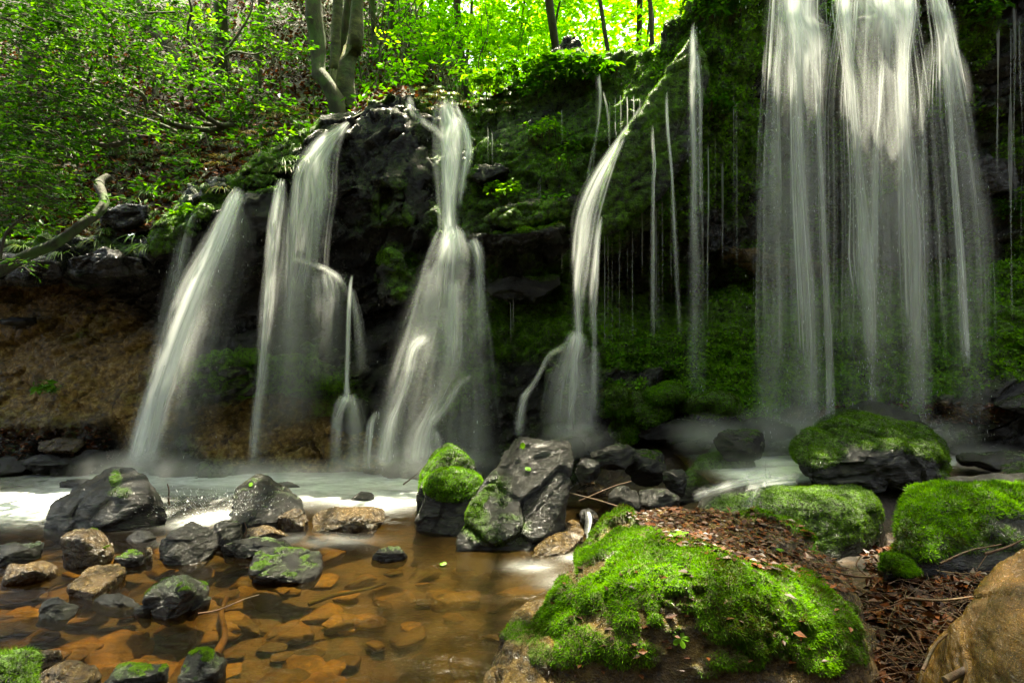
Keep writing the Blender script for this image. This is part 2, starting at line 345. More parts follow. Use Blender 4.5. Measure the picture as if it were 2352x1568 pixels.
MOSSY = [(400,520,70,28,1,-30),(500,470,50,25,1,-45),(610,385,70,28,1),(560,420,60,25,.9),(700,330,60,16,1,-42),(620,865,210,55,.8,5),(760,905,100,50,.7,20),
 (470,860,60,40,.7),(900,470,50,60,.55,40),(920,640,60,60,.8,40),(890,590,40,25,1,-40),(860,222,55,14,.9,-25),(985,235,30,28,1),(1120,230,70,50,1),(1100,300,35,50,.9),
 (1200,190,60,40,.8),(1260,160,80,20,.9),(1340,150,50,25,.9),(1200,505,90,22,1,-6),(1300,470,60,50,.8,-20),(1330,400,40,60,.7,20),(1180,450,90,60,.5),(1240,320,120,110,.42),
 (1470,160,60,25,1),(1440,220,55,30,.9),(1400,520,60,28,1,-42),(1510,400,70,30,.9,-15),(1480,330,95,40,.75,-55),(1540,190,70,35,.8,-55),(1310,680,22,130,1,4),(1250,620,60,18,.9),(1150,640,50,14,.5),(1150,795,28,26,1,-30),(1230,720,60,60,.4),
 (1270,800,60,60,.7),(1650,120,110,150,.9),(1640,300,110,120,.85,-20),(1560,410,90,55,.9,-25),(1720,60,80,90,.9),(1910,100,30,110,.95),(2140,120,22,60,.7),(2230,80,60,90,.7),
 (1540,830,200,34,1),(1800,850,280,80,.95),(2100,830,300,90,.9),(2350,760,120,120,.7),(1690,900,180,60,.7),(1420,900,60,30,.7),(2000,930,200,30,.4),(2320,500,50,30,.6),(1120,850,90,80,.3),(1000,860,90,120,.35),
 (330,380,30,30,0),(150,560,150,25,.5),(290,600,90,20,.4)]
OCHRE = [(100,830,260,160,1),(330,900,90,140,1),(60,700,200,60,.7),(700,1020,130,65,1),(560,1010,120,60,.9),(830,1040,60,50,.9),(620,960,200,45,.6),(1000,900,60,60,.25),(2050,950,250,22,.5),(2000,620,160,30,.35,10),(1760,600,90,20,.35)]
V, F = build_cliff()
U0, V0 = PX(V); moss = ell(U0, V0, MOSSY); ochre = ell(U0, V0, OCHRE)
N0 = vnorm(V, F); N0[N0[:, 1] > 0] *= np.where(N0[N0[:, 1] > 0][:, 1:2] > .3, -1, 1)
mn = fbm(V, 4.0, 4, 5)
moss = np.clip(np.maximum(moss*1.25, (.9*sst(.0, .5, N0[:, 2])+.42)*sst(950, 1100, U0)*sst(900, 760, V0))+mn*.6*sst(0, .3, moss+.3)-.14, 0, 1)
dip = np.array([[.94, .1, .33], [-.15, .97, .2], [-.33, -.2, .92]])
Pd = V@dip.T+.12*np.stack([fbm(V, .9, 3, 30+k) for k in range(3)], 1)
f1, f2, rr, off = vor(Pd*np.array([1.5, 1.6, 4.2]), 3)
g1, g2, r2, of2 = vor(Pd*np.array([4.2, 4.0, 11.]), 9)
lay = np.floor(Pd[:, 2]*26+fbm(V, 3, 2, 8)*1.2)
hl = h3(lay.astype(np.int64), rr[0].__mul__(50).astype(np.int64), np.zeros(len(V), np.int64), 4)
blk = (rr[0]-.5)*.26+(off[:, 0]*(rr[1]-.5)+off[:, 2]*(rr[2]-.5)*.8)*.22+(r2[0]-.5)*.085+(of2[:, 0]*(r2[1]-.5)+of2[:, 2]*(r2[2]-.5))*.05+(hl-.5)*.022
blk -= .05*sst(.1, 0, f2-f1)+.02*sst(.1, 0, g2-g1)
wallish = sst(-.4, .2, -1*(U0-400)/400)*sst(660, 720, V0)          # earthy wall at lower left
slope_base = sst(760, 830, V0)
K = np.clip(1-.75*moss-.55*wallish*ochre, .1, 1)*(1-.45*slope_base*sst(2300, 900, U0))
soft = fbm(V, 1.3, 4, 40)*.10+fbm(V, 5.0, 5, 44)*.035+(1-np.abs(fbm(V, 7, 3, 48)))*.02
soft = soft+wallish*(fbm(V, 9, 4, 52)*.035+(1-np.abs(fbm(V, 3.2, 4, 56)))*.05)
cush = moss*(.05*(1-np.abs(vn(V*6.5, 60)))**2+.03*(1-np.abs(vn(V*15., 61)))**2)
lipk = sst(-.7, -.1, V[:, 2])
V = V+N0*((blk*K+soft+cush)*lipk)[:, None]
CLV, CLF, CLM = V, F, moss
cliff = mesh('cliff', V, F, M['cliff'], attrs={'moss': moss*.85, 'ochre': ochre}); tag(cliff, kind='structure')
BV = BVHTree.FromPolygons([tuple(x) for x in V[::1].tolist()], F.tolist())
ORG = Vector((0, 0, CAMZ))
def hit(u, v, d=None):
    """the point of the cliff seen along the direction of frame point (u, v)"""
    r = BV.ray_cast(ORG, Vector(((u-1176)/FX, 1, -(v-784)/FX)).normalized(), 30)
    return (np.array(r[0]), np.array(r[1])) if r[0] is not None else (P(u, v, d or 6.), np.array([0, -1., 0]))
# ------------------------------------------------------------------ hillside and ground above the cliff
lu = np.array([P(u, p[-1][0], p[-1][1]) for u, p in ST])
def lipz(x): return np.interp(x, lu[:, 0], lu[:, 2])
def lipy(x): return np.interp(x, lu[:, 0], lu[:, 1])
def hillz(x, y):
    sl = np.interp(x, [-9, -5, -3, -1.6, -.6, .6], [1.05, 1.0, .86, .66, .22, .04])
    d = np.maximum(y-lipy(x), 0); dd = np.where(d > 9, 9+(d-9)*.35, d)
    return lipz(x)-.05+sl*dd
xs = np.concatenate([np.linspace(-60, -12, 30), np.linspace(-11.8, 6, 330), np.linspace(6.3, 60, 40)])
ys = np.concatenate([np.linspace(0, 9, 260), np.linspace(9.2, 90, 90)])
X, D = np.meshgrid(xs, ys)
Yg = lipy(X)+.02+D; Z = hillz(X, Yg)
V = np.stack([X.ravel(), Yg.ravel(), Z.ravel()], 1)
nz = fbm(V, .7, 4, 70)*.16+fbm(V, 3.0, 4, 74)*.05; nz *= sst(0, .5, V[:, 1]-lipy(V[:, 0])); V[:, 2] += nz
m, t, out, N, L = newmat('leaf litter soil')
g = N('NewGeometry').outputs['Position']; n1 = noise(N, L, g, 1.2, 6, .6); n2 = noise(N, L, g, 16, 6, .7); n3 = noise(N, L, g, 45, 3, .7)
c = ramp(N, L, n2, [(.3, (.006, .0035, .0015)), (.5, (.018, .009, .0035)), (.7, (.055, .03, .012))])
c = mixc(N, L, ramp(N, L, n1, [(.5, (0, 0, 0)), (.62, (.8, .8, .8))]), c, (.03, .06, .008))
b = N('BsdfPrincipled'); L(c, b.inputs[0]); b.inputs['Roughness'].default_value = .75
bp = N('Bump'); bp.inputs['Strength'].default_value = 1; bp.inputs['Distance'].default_value = .05; L(n3, bp.inputs['Height']); L(bp.outputs[0], b.inputs['Normal']); L(b.outputs[0], out.inputs[0])
M['soil'] = m
HV, HF = V, gridF(len(xs), len(ys))
hill = mesh('hillside', HV, HF, M['soil']); tag(hill, kind='structure')
BH = BVHTree.FromPolygons(HV.tolist(), HF.tolist())
def hithill(u, v, d=8.):
    r = BH.ray_cast(ORG, Vector(((u-1176)/FX, 1, -(v-784)/FX)).normalized(), 60)
    return (np.array(r[0]), np.array(r[1])) if r[0] is not None else (P(u, v, d), np.array([0, 0, 1.]))
# ------------------------------------------------------------------ stream bed (one sheet, also under the camera) and the two water levels
def bedz(x, y):
    z = -.13-.16*sst(-2.2, .1, x)*sst(4.6, 2.6, y)-.04*sst(3, 5, y)
    right = sst(.25+.16*(y-2), .95+.2*(y-2), x)*sst(5.2, 4.6, y*1.0)
    rise = np.interp(x, [-9, .2, .9, 1.55, 1.85, 3, 5, 9], [0, 0, .0, .0, .14, .2, .32, .5])*(1-.8*sst(2.7, 3.1, y)*sst(4.0, 3.6, y))+.1*sst(3.6, 4.1, y)
    z = z*(1-right)+rise*right
    up = sst(.3, 1.2, x)*sst(4.2, 5.3, y)
    z = z*(1-up)+(.16+.17*sst(4.6, 5.2, y)+.04*x)*up
    left = sst(-4.0, -5.6, x+.35*(5.4-y)*0)*sst(4.9, 5.6, y)
    return z*(1-left)+.12*left
xs = np.concatenate([np.linspace(-60, -6.2, 20), np.linspace(-6, 5.4, 420), np.linspace(5.6, 60, 20)])
ys = np.concatenate([np.linspace(-60, .2, 20), np.linspace(.3, 6.4, 260), ])
X, Y = np.meshgrid(xs, ys); V = np.stack([X.ravel(), Y.ravel(), bedz(X, Y).ravel()], 1)
V[:, 2] += fbm(V, 1.6, 3, 80)*.035+fbm(V, 7, 4, 84)*.018
m, t, out, N, L = newmat('stream bed gravel')
g = N('NewGeometry').outputs['Position']; n1 = noise(N, L, g, 1.6, 5, .6)
vo = N('TexVoronoi'); vo.inputs['Scale'].default_value = 13; L(g, vo.inputs['Vector']); n2 = noise(N, L, g, 30, 5, .65)
c = ramp(N, L, vo.outputs['Color'], [(.2, (.006, .003, .001)), (.5, (.016, .008, .002)), (.8, (.045, .022, .005))])
c = mixc(N, L, ramp(N, L, n2, [(.35, (.7, .7, .7)), (.6, (0, 0, 0))]), c, (.02, .012, .005))
c = mixc(N, L, ramp(N, L, n1, [(.45, (0, 0, 0)), (.6, (.3, .3, .3))]), c, (.07, .03, .006))
b = N('BsdfPrincipled'); L(c, b.inputs[0]); b.inputs['Roughness'].default_value = .5
bp = N('Bump'); bp.inputs['Strength'].default_value = .8; bp.inputs['Distance'].default_value = .03; L(n2, bp.inputs['Height']); L(bp.outputs[0], b.inputs['Normal']); L(b.outputs[0], out.inputs[0])
M['gravel'] = m
BDV, BDF = V, gridF(len(xs), len(ys))
tag(mesh('stream_bed', V, BDF, M['gravel']), kind='structure')
BB = BVHTree.FromPolygons(BDV.tolist(), BDF.tolist())
def bed_at(x, y):
    r = BB.ray_cast(Vector((x, y, 5)), Vector((0, 0, -1)), 20); return (r[0].z if r[0] is not None else 0.)
FOAM = [(500,1104,620,34,.5,1),(120,1150,190,34,1.2,-4),(420,1102,200,16,.7),(330,1190,60,16,.7,-8),(480,1190,70,14,.95,-10),(620,1098,230,18,.6),(880,1108,170,24,1.0),(900,1148,90,20,1.1,-8),(560,1135,330,26,.3),
 (780,1125,240,26,.4),(1000,1120,60,30,.8),(1640,1300,60,14,.5),(1220,1300,60,14,.35),(1330,1280,40,10,.5),(30,1180,120,26,.9),(200,1160,100,20,.7),(740,1240,110,14,.18),(460,1245,80,14,.3),(1290,1335,60,18,.25)]
def foamfield(U, W, lst):
    r = np.ones(len(U))
    for u, v, ru, rv, s, *an in lst:
        a = math.radians(an[0]) if an else 0.; du = U-u; dv = W-v; x = (du*math.cos(a)+dv*math.sin(a))/ru; y = (-du*math.sin(a)+dv*math.cos(a))/rv
        r *= 1-np.clip(s, 0, 1)*.9*np.exp(-(x*x+y*y)*1.1)
    return (1-r)*1.15
def water(name, x0, x1, y0, y1, z, foam, murk, nx=500, ny=300):
    X, Y = np.meshgrid(np.linspace(x0, x1, nx), np.linspace(y0, y1, ny)); V = np.stack([X.ravel(), Y.ravel(), np.full(X.size, z)], 1)
    V[:, 2] += fbm(V*np.array([1, 2, 1]), 2.5, 4, 90)*.008
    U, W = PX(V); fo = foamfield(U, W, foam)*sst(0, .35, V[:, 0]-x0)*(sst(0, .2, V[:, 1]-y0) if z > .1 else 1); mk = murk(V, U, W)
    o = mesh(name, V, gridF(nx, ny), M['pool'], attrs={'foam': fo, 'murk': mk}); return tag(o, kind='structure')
X, Y = np.meshgrid(np.linspace(-60, 60, 120), np.linspace(-60, -1.2, 60)); V = np.stack([X.ravel(), Y.ravel(), np.minimum((-1.2-Y)*1.15, 12+(-Y)*.3).ravel()-.3], 1); V[:, 2] += fbm(V, .5, 4, 88)*.5
tag(mesh('added_near_bank', V, gridF(120, 60), M['soil']), kind='structure')  # unseen slope added behind the camera to hold back sky light
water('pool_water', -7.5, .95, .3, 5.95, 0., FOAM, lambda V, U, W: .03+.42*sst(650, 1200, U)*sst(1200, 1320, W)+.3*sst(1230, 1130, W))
water('upper_pool_water', 1.4, 6.5, 3.95, 5.4, .31, [(1750,1100,140,36,1.1),(2000,1090,380,40,.9),(2250,1110,120,40,1.0),(1650,1110,60,30,.6),(1850,1050,420,16,.5)], lambda V, U, W: .5+0*U, 260, 120)
# ------------------------------------------------------------------ rocks
_ico = {}
def ico(n):
    if n not in _ico:
        bm = bmesh.new(); bmesh.ops.create_icosphere(bm, subdivisions=n, radius=1)
        _ico[n] = (np.array([v.co[:] for v in bm.verts]), np.array([[v.index for v in f.verts] for f in bm.faces])); bm.free()
    return _ico[n]
def hull_planes(pts):
    bm = bmesh.new()
    for p in pts: bm.verts.new(p)
    r = bmesh.ops.convex_hull(bm, input=bm.verts)
    bmesh.ops.recalc_face_normals(bm, faces=bm.faces)
    n = []; c = np.mean([v.co[:] for v in bm.verts if v.link_faces], axis=0)
    for f in bm.faces:
        if f.calc_area() < 1e-7: continue
        nn = np.array(f.normal[:]); h = np.dot(nn, np.array(f.verts[0].co[:])-c)
        if h < 0: nn, h = -nn, -h
        n.append(np.r_[nn, max(h, 1e-3)])
    bm.free(); return c, np.array(n)
def shape(pts, sub=5, p=26, amp=.03, seed=0, blocky=.03, strat=None, fsc=1.0):
    c, pl = hull_planes(pts); D, F = ico(sub)
    D = unit(D*np.maximum(np.ptp(np.array(pts), axis=0), .02))
    q = np.maximum(D@pl[:, :3].T/pl[:, 3], 0)
    r = ((q**p).sum(1))**(-1/p); V = c+D*r[:, None]
    Nn = vnorm(V, F); sz = float(np.cbrt(np.prod(np.maximum(np.ptp(V, axis=0), .03))))
    W = V/sz
    d = fbm(W, 1.6*fsc, 4, seed)*amp*1.3+fbm(W, 6*fsc, 4, seed+3)*amp*.45+(np.abs(fbm(W, 3.3*fsc, 3, seed+5))-.3)*amp*.8
    f1, f2, rr, off = vor((W+.06*np.stack([fbm(W, 2, 2, seed+k) for k in (7, 8, 9)], 1))@np.array([[.9, .3, .3], [-.3, .95, 0], [-.33, -.1, .94]]).T*np.array([2.2, 2.2, 3.6])*fsc, seed+11)
    d += fbm(W, 15*fsc, 4, seed+15)*amp*.28+(.5-np.abs(fbm(W, 9*fsc, 3, seed+17)))*amp*.22
    d += (rr[0]-.5)*blocky*2+(off[:, 0]*(rr[1]-.5)+off[:, 2]*(rr[2]-.5))*blocky*1.6-.5*blocky*sst(.12, 0, f2-f1)
    V = V+Nn*(d*sz)[:, None]; return V, F
SUNT = []
def blades(V, F, mask, n, ln, wd, rng, droop=.35, spread=.6, base=None, lift=0.0, vmin=.35):
    T = tris(F); a = np.linalg.norm(np.cross(V[T[:, 1]]-V[T[:, 0]], V[T[:, 2]]-V[T[:, 0]]), axis=1)*.5
    mk = mask[T].mean(1); mk = np.where(mk > vmin, mk, 0); pr = a*mk
    if pr.sum() <= 0: return None
    k = rng.choice(len(T), n, p=pr/pr.sum()); r1 = np.sqrt(rng.random(n))[:, None]; r2 = rng.random(n)[:, None]
    A, B, C = V[T[k, 0]], V[T[k, 1]], V[T[k, 2]]; p = A*(1-r1)+B*r1*(1-r2)+C*r1*r2
    nn = unit(np.cross(B-A, C-A)); nn[(nn*(vnorm_cache(V, F)[T[k, 0]])).sum(1) < 0] *= -1
    L_ = ln*(.5+rng.random(n)**1.5)[:, None]*(.6+.4*mk[k])[:, None]
    clump = fbm(p, 9, 3, 5)                                       # shoots in a cushion lean together
    dr = unit(nn+np.array([0, 0, -droop])+spread*rng.normal(size=(n, 3))*.6+.5*spread*np.stack([vn(p*7, 31), vn(p*7, 32), vn(p*7, 33)], 1))
    sd = unit(np.cross(dr, rng.normal(size=(n, 3))))*wd*(.6+.8*rng.random(n))[:, None]
    p = p-nn*ln*.15+nn*lift
    VV = np.stack([p-sd*.5, p+sd*.5, p+dr*L_], 1).reshape(-1, 3); FF = np.arange(n*3).reshape(-1, 3)
    rn = np.clip(.5+.45*clump+.3*fbm(p, 2.2, 2, 15)+.2*rng.normal(size=n)+(0 if base is None else base), 0, 1)
    at = np.stack([rn*.45, rn*.45, np.clip(rn*1.1, 0, 1)], 1).ravel()
    return VV, FF, at
_vc = {}
def vnorm_cache(V, F):
    k = id(V)
    if k not in _vc: _vc.clear(); _vc[k] = vnorm(V, F)
    return _vc[k]
def rock(name, label, cat, pts, mat='rock', moss=None, sub=5, p=26, amp=.03, blocky=.03, seed=0, up=None, upk=.55, nbl=0, ln=.012, wd=.003, mmat='moss', group=None, base=0., thick=.0, ochre=0., fsc=1., droop=.35, fn=None):
    pts = [np.asarray(q, float) for q in pts]
    V, F = shape(pts, sub, p, amp, seed, blocky, fsc=fsc)
    N_ = vnorm(V, F); U, W = PX(V); mk = np.zeros(len(V))
    if moss: mk = np.maximum(mk, ell(U, W, moss))
    if up is not None: mk = np.maximum(mk, upk*sst(up-.15, up+.2, N_[:, 2]+.35*fbm(V, 5/max(np.ptp(V, axis=0).max(), .1), 3, seed+20)))
    mk = np.clip(mk*1.15+.45*fbm(V, 9, 3, seed+9)*sst(0, .3, mk)-.08, 0, 1)
    if fn: mk = fn(V, N_, U, W, mk)
    if thick: V = V+N_*(mk*thick*(.2+.5*(1-np.abs(vn(V*9, 66)))+.4*(1-np.abs(vn(V*24, 67)))-.1))[:, None]
    og = (V[:, 0].mean(), V[:, 1].mean(), V[:, 2].min())
    o = mesh(name, V, F, M[mat], origin=og, attrs={'moss': mk*.9, 'ochre': np.clip(ochre+0*mk, 0, 1)})
    tag(o, label, cat, group)
    if nbl:
        b = blades(V, F, mk, nbl, ln, wd, np.random.default_rng(seed+1), base=base, droop=droop)
        if b: c = mesh('moss', b[0], b[1], M[mmat], parent=o, smooth=False, attrs={'rnd': b[2]}); c['kind'] = 'stuff'
    o['_k'] = 0; return o, V, F
def prism(outline, depth, down=None, shrink=.75, up=0.):
    """points of a block: an outline (u, v, Y) and a smaller one further back"""
    f = [P(*q) for q in outline]; c = np.mean(f, axis=0); b = []
    for q in f: b.append(c+(q-c)*shrink+np.array([c[0]/c[1]*depth, depth, up]))
    r = f+b
    if down is not None: r += [np.array([q[0], q[1], down]) for q in f+b if q[2] < c[2]]
    return r
def stonepts(u0, v0, u1, v1, df=.7, seed=0, z=0., sink=.06, Y=None, tilt=0.):
    """random faceted stone filling a frame box whose foot stands at height z"""
    rng = np.random.default_rng(seed); Yf = Y or water_Y(v1, z); wx = (u1-u0)/FX*Yf; dy = max(wx*df, .04); Yc = Yf+dy*.4
    wx = (u1-u0)/FX*Yc; cx = ((u0+u1)/2-1176)/FX*Yc; ztop = CAMZ-(v0-784)/FX*Yc; zb = z-sink if Y is None else CAMZ-(v1-784)/FX*Yc
    c = np.array([cx, Yc, (ztop+zb)/2]); h = np.array([wx/2, dy/2, (ztop-zb)/2]); q = unit(rng.normal(size=(16, 3)))
    q = q/np.abs(q).max(1, keepdims=True)**.62; q = np.vstack([q, np.diag([1, .9, 1.]), -np.diag([1, .9, 1.])]); q /= np.abs(q).max(0)
    q[:, 2] += tilt*q[:, 0]*.5
    return list(c+q*h)
# the boulders one knows the photograph by
def bigboulder_mask(V, N_, U, W, mk):
    lit = ell(U, W, [(1760,1235,270,62,1,12),(1560,1190,120,28,.9,5),(1950,1330,90,40,.9,20)])*sst(.35, .7, N_[:, 2])
    edge = ell(U, W, [(1400,1200,60,50,1),(1600,1150,140,14,1,3),(1740,1190,60,14,1,20),(1850,1225,90,14,1,20)])
    bare = sst(.2, .45, fbm(V, 5.5, 5, 71, .65))*.95
    return np.clip(np.maximum(mk*(1-.95*lit), edge)*(1-bare), 0, 1)
BIG = [P(1400,1160,3.0),P(1500,1146,3.15),P(1650,1152,3.2),P(1800,1192,3.15),P(1930,1255,3.05),P(2005,1320,2.85),
       P(1345,1290,2.55),P(1400,1262,2.4),P(1560,1290,2.2),P(1660,1285,2.12),P(1880,1370,2.12),P(1990,1400,2.3),
       P(1215,1400,2.45),P(1290,1440,2.1),P(1420,1440,1.98),P(1650,1470,1.93),P(1950,1480,2.0),P(2020,1420,2.4),
       P(1180,1500,2.25),P(1290,1580,1.98),P(1500,1640,1.9),P(1900,1640,1.9),P(2020,1560,2.1),(.2,2.3,-.4),(.4,3.1,-.3),(1.6,3.0,-.2),(1.4,1.95,-.1),(.2,2.0,-.3)]
bb, BBV, BBF = rock('mossy_boulder', 'huge foreground boulder thick with bright green moss, brown leaf litter on its flat top', 'boulder', BIG, 'brown',
    moss=[(1480,1340,150,120,1),(1400,1260,80,80,1),(1760,1400,190,110,1,8),(1560,1260,60,30,.9),(1640,1330,60,70,1),(1900,1430,80,60,.8),(1260,1400,90,90,.8),(1310,1480,90,60,.7),(1420,1500,120,40,.5),(1950,1480,60,60,.4),(1720,1510,120,30,.6),(1880,1500,90,50,.6),(1600,1540,60,20,.4)],
    sub=7, p=16, amp=.02, blocky=.012, seed=3, nbl=210000, ln=.015, wd=.0042, thick=.05, fn=bigboulder_mask, ochre=.3, droop=.45)
rock('ledge_rock', 'low wet brown rock shelf at the foot of the huge mossy boulder', 'rock', prism([(1100,1620,2.0),(1170,1480,2.2),(1250,1470,2.3),(1330,1500,2.1),(1330,1640,1.9)], .4, -.4), 'brown', moss=[(1200,1450,60,30,.7),(1240,1500,30,30,.4)], sub=6, amp=.05, blocky=.04, seed=14, nbl=6000, ln=.014, ochre=.3)
rock('slab_boulder', 'big tilted wet slab with a shining upper face, standing at the edge of the pool', 'boulder',
    prism([(1192,1003,3.95),(1255,1003,3.95),(1318,1014,3.9),(1314,1085,3.8),(1290,1180,3.62),(1218,1270,3.48),(1150,1266,3.48),(1042,1258,3.52),(1044,1225,3.55),(1085,1140,3.7),(1140,1060,3.85)], .42, -.15, .8), 'rock',
    moss=[(1090,1200,40,50,.6,-50),(1150,1215,80,40,.42),(1150,1120,30,50,.3),(1100,1150,14,60,.8,40)], sub=7, p=40, amp=.034, blocky=.028, seed=21, nbl=34000, ln=.008, wd=.003, mmat='moss_dark')
rock('mossy_boulder', 'round moss-topped boulder behind the bright moss cushion, left of the tilted slab', 'boulder',
    prism([(985,1075,4.2),(1030,1034,4.3),(1070,1040,4.3),(1096,1085,4.25),(1092,1180,4.1),(948,1185,4.1),(955,1130,4.1)], .5, -.1), 'rock', moss=[(1030,1060,60,32,1),(1000,1100,40,50,.8)], up=.6, sub=6, seed=31, nbl=22000, ln=.014, wd=.004, thick=.02)
rock('mossy_boulder', 'bright green moss cushion on a grey boulder against the left side of the tilted slab', 'boulder',
    prism([(980,1105,3.95),(1000,1088,3.95),(1060,1084,3.98),(1102,1104,3.95),(1096,1170,3.85),(1060,1215,3.8),(952,1212,3.9),(962,1185,3.95)], .3, -.1), 'rock', moss=[(1040,1112,70,38,1.1)], sub=6, seed=33, nbl=30000, ln=.014, wd=.004, thick=.04, base=.2)
rock('wet_boulder', 'large angular grey rock glistening in the foam at the left of the pool', 'rock',
    prism([(108,1205,3.98),(116,1158,4.05),(185,1112,4.15),(262,1080,4.3),(338,1088,4.3),(362,1122,4.2),(392,1170,4.05),(300,1205,3.92),(210,1218,3.9)], .45, -.1, .7)+[P(300,1125,4.0), P(330,1118,4.05)], 'rock', moss=[(265,1100,14,20,.9),(272,1130,30,14,.6)], sub=6, p=44, amp=.03, blocky=.03, seed=41, nbl=2500, ln=.012)
rock('wet_boulder', 'dark dome-shaped wet rock with a green leaf on top, in mid pool', 'rock',
    prism([(530,1142,4.3),(572,1107,4.4),(615,1110,4.4),(692,1150,4.3),(694,1178,4.2),(640,1195,4.12),(545,1190,4.15)], .4, -.1, .75), 'rock', up=.9, upk=.3, sub=6, p=36, amp=.03, blocky=.022, seed=43)
BR = prism([(1818,1042,4.0),(1850,1000,4.15),(1895,970,4.25),(1990,938,4.35),(2040,942,4.35),(2075,966,4.3),(2150,990,4.2),(2192,1025,4.1),(2202,1085,4.0),(2188,1128,3.9),(2110,1142,3.85),(1880,1125,3.85),(1835,1085,3.9)], .75, None, .8)
rock('mossy_boulder', 'big dark rounded boulder furred with deep green moss, in front of the right-hand falls', 'boulder', BR+[P(2000,1040,3.72)], 'rock',
    moss=[(1960,985,160,42,.95,8),(1880,1035,70,40,1),(2120,1015,90,36,1,20),(2180,1095,30,36,.5)], sub=7, p=26, amp=.06, blocky=.016, seed=51, nbl=80000, ln=.016, wd=.0042, mmat='moss_dark', thick=.02)
rock('mossy_slab', 'low moss-covered slab under the big dark boulder, water sliding over its edge', 'rock',
    [P(1600,1140,3.72),P(1700,1113,3.8),P(1860,1108,3.82),P(2010,1118,3.8),P(2018,1200,3.45),P(1995,1262,3.3),P(1600,1190,3.45),P(1650,1310,3.25),P(1990,1350,3.2),P(1700,1160,3.4),P(1900,1150,3.42),(1.2,4,-.1),(2.6,4,-.1),(1.5,3.3,-.1),(2.2,3.3,-.1)], 'rock',
    moss=[(1850,1190,170,90,1),(1720,1190,110,60,.75),(1980,1160,60,60,.9)], sub=6, p=14, amp=.03, blocky=.015, seed=53, nbl=45000, ln=.013, wd=.004, mmat='moss_dark', thick=.02)
rock('mossy_boulder', 'long boulder with shaggy yellow-green moss at the right edge, behind the brown boulder', 'boulder',
    prism([(2036,1200,2.95),(2060,1165,3.0),(2140,1140,3.1),(2230,1124,3.15),(2300,1120,3.15),(2480,1120,3.1),(2500,1270,2.8),(2160,1292,2.75),(2050,1265,2.85)], .6, 0, .8), 'rock', moss=[(2150,1190,130,60,1.1),(2330,1150,160,40,1),(2270,1135,230,26,1),(2250,1240,120,40,.6),(2120,1260,70,30,.8)], sub=6, p=14, seed=57, nbl=65000, ln=.024, wd=.005, thick=.03, base=-.08)
rock('brown_boulder', 'smooth ochre-brown wet boulder cut by the right edge of the frame', 'boulder',
    [P(2190,1445,1.85),P(2205,1395,1.85),P(2352,1240,1.95),P(2500,1150,2.1),P(2700,1160,2.2),P(2240,1560,1.7),P(2330,1640,1.5),P(2500,1500,1.5),P(2330,1400,1.65),(1.45,2.2,-.05),(2.4,2.3,-.05),(1.4,1.5,-.1),(2.3,1.4,-.1)], 'ochre', sub=7, p=12, amp=.02, blocky=.006, seed=61, fsc=1.6)
rock('mossy_rock', 'rounded mossy rock in the mist left of the big dark boulder', 'rock', prism([(1545,1130,4.2),(1590,1065,4.4),(1680,1024,4.55),(1745,1050,4.5),(1755,1130,4.3)], .5, 0), 'rock', moss=[(1640,1070,80,40,1,-20)], sub=6, p=16, seed=63, nbl=18000, ln=.016, mmat='moss_dark', thick=.02)
rock('mossy_rock', 'small tuft-topped mossy stone beside the little brook at lower right', 'rock', stonepts(2028,1278,2100,1345,.8,65,Y=2.7), 'rock', up=.2, upk=1, sub=5, seed=65, nbl=7000, ln=.018, thick=.02)
rock('wedge_rock', 'red-brown wedge-shaped stone leaning under the tilted slab', 'rock', prism([(1218,1278,3.42),(1262,1240,3.5),(1322,1205,3.7),(1342,1215,3.7),(1338,1238,3.6),(1290,1282,3.45)], .25, -.1), 'brown', sub=5, p=40, seed=67, ochre=.25)
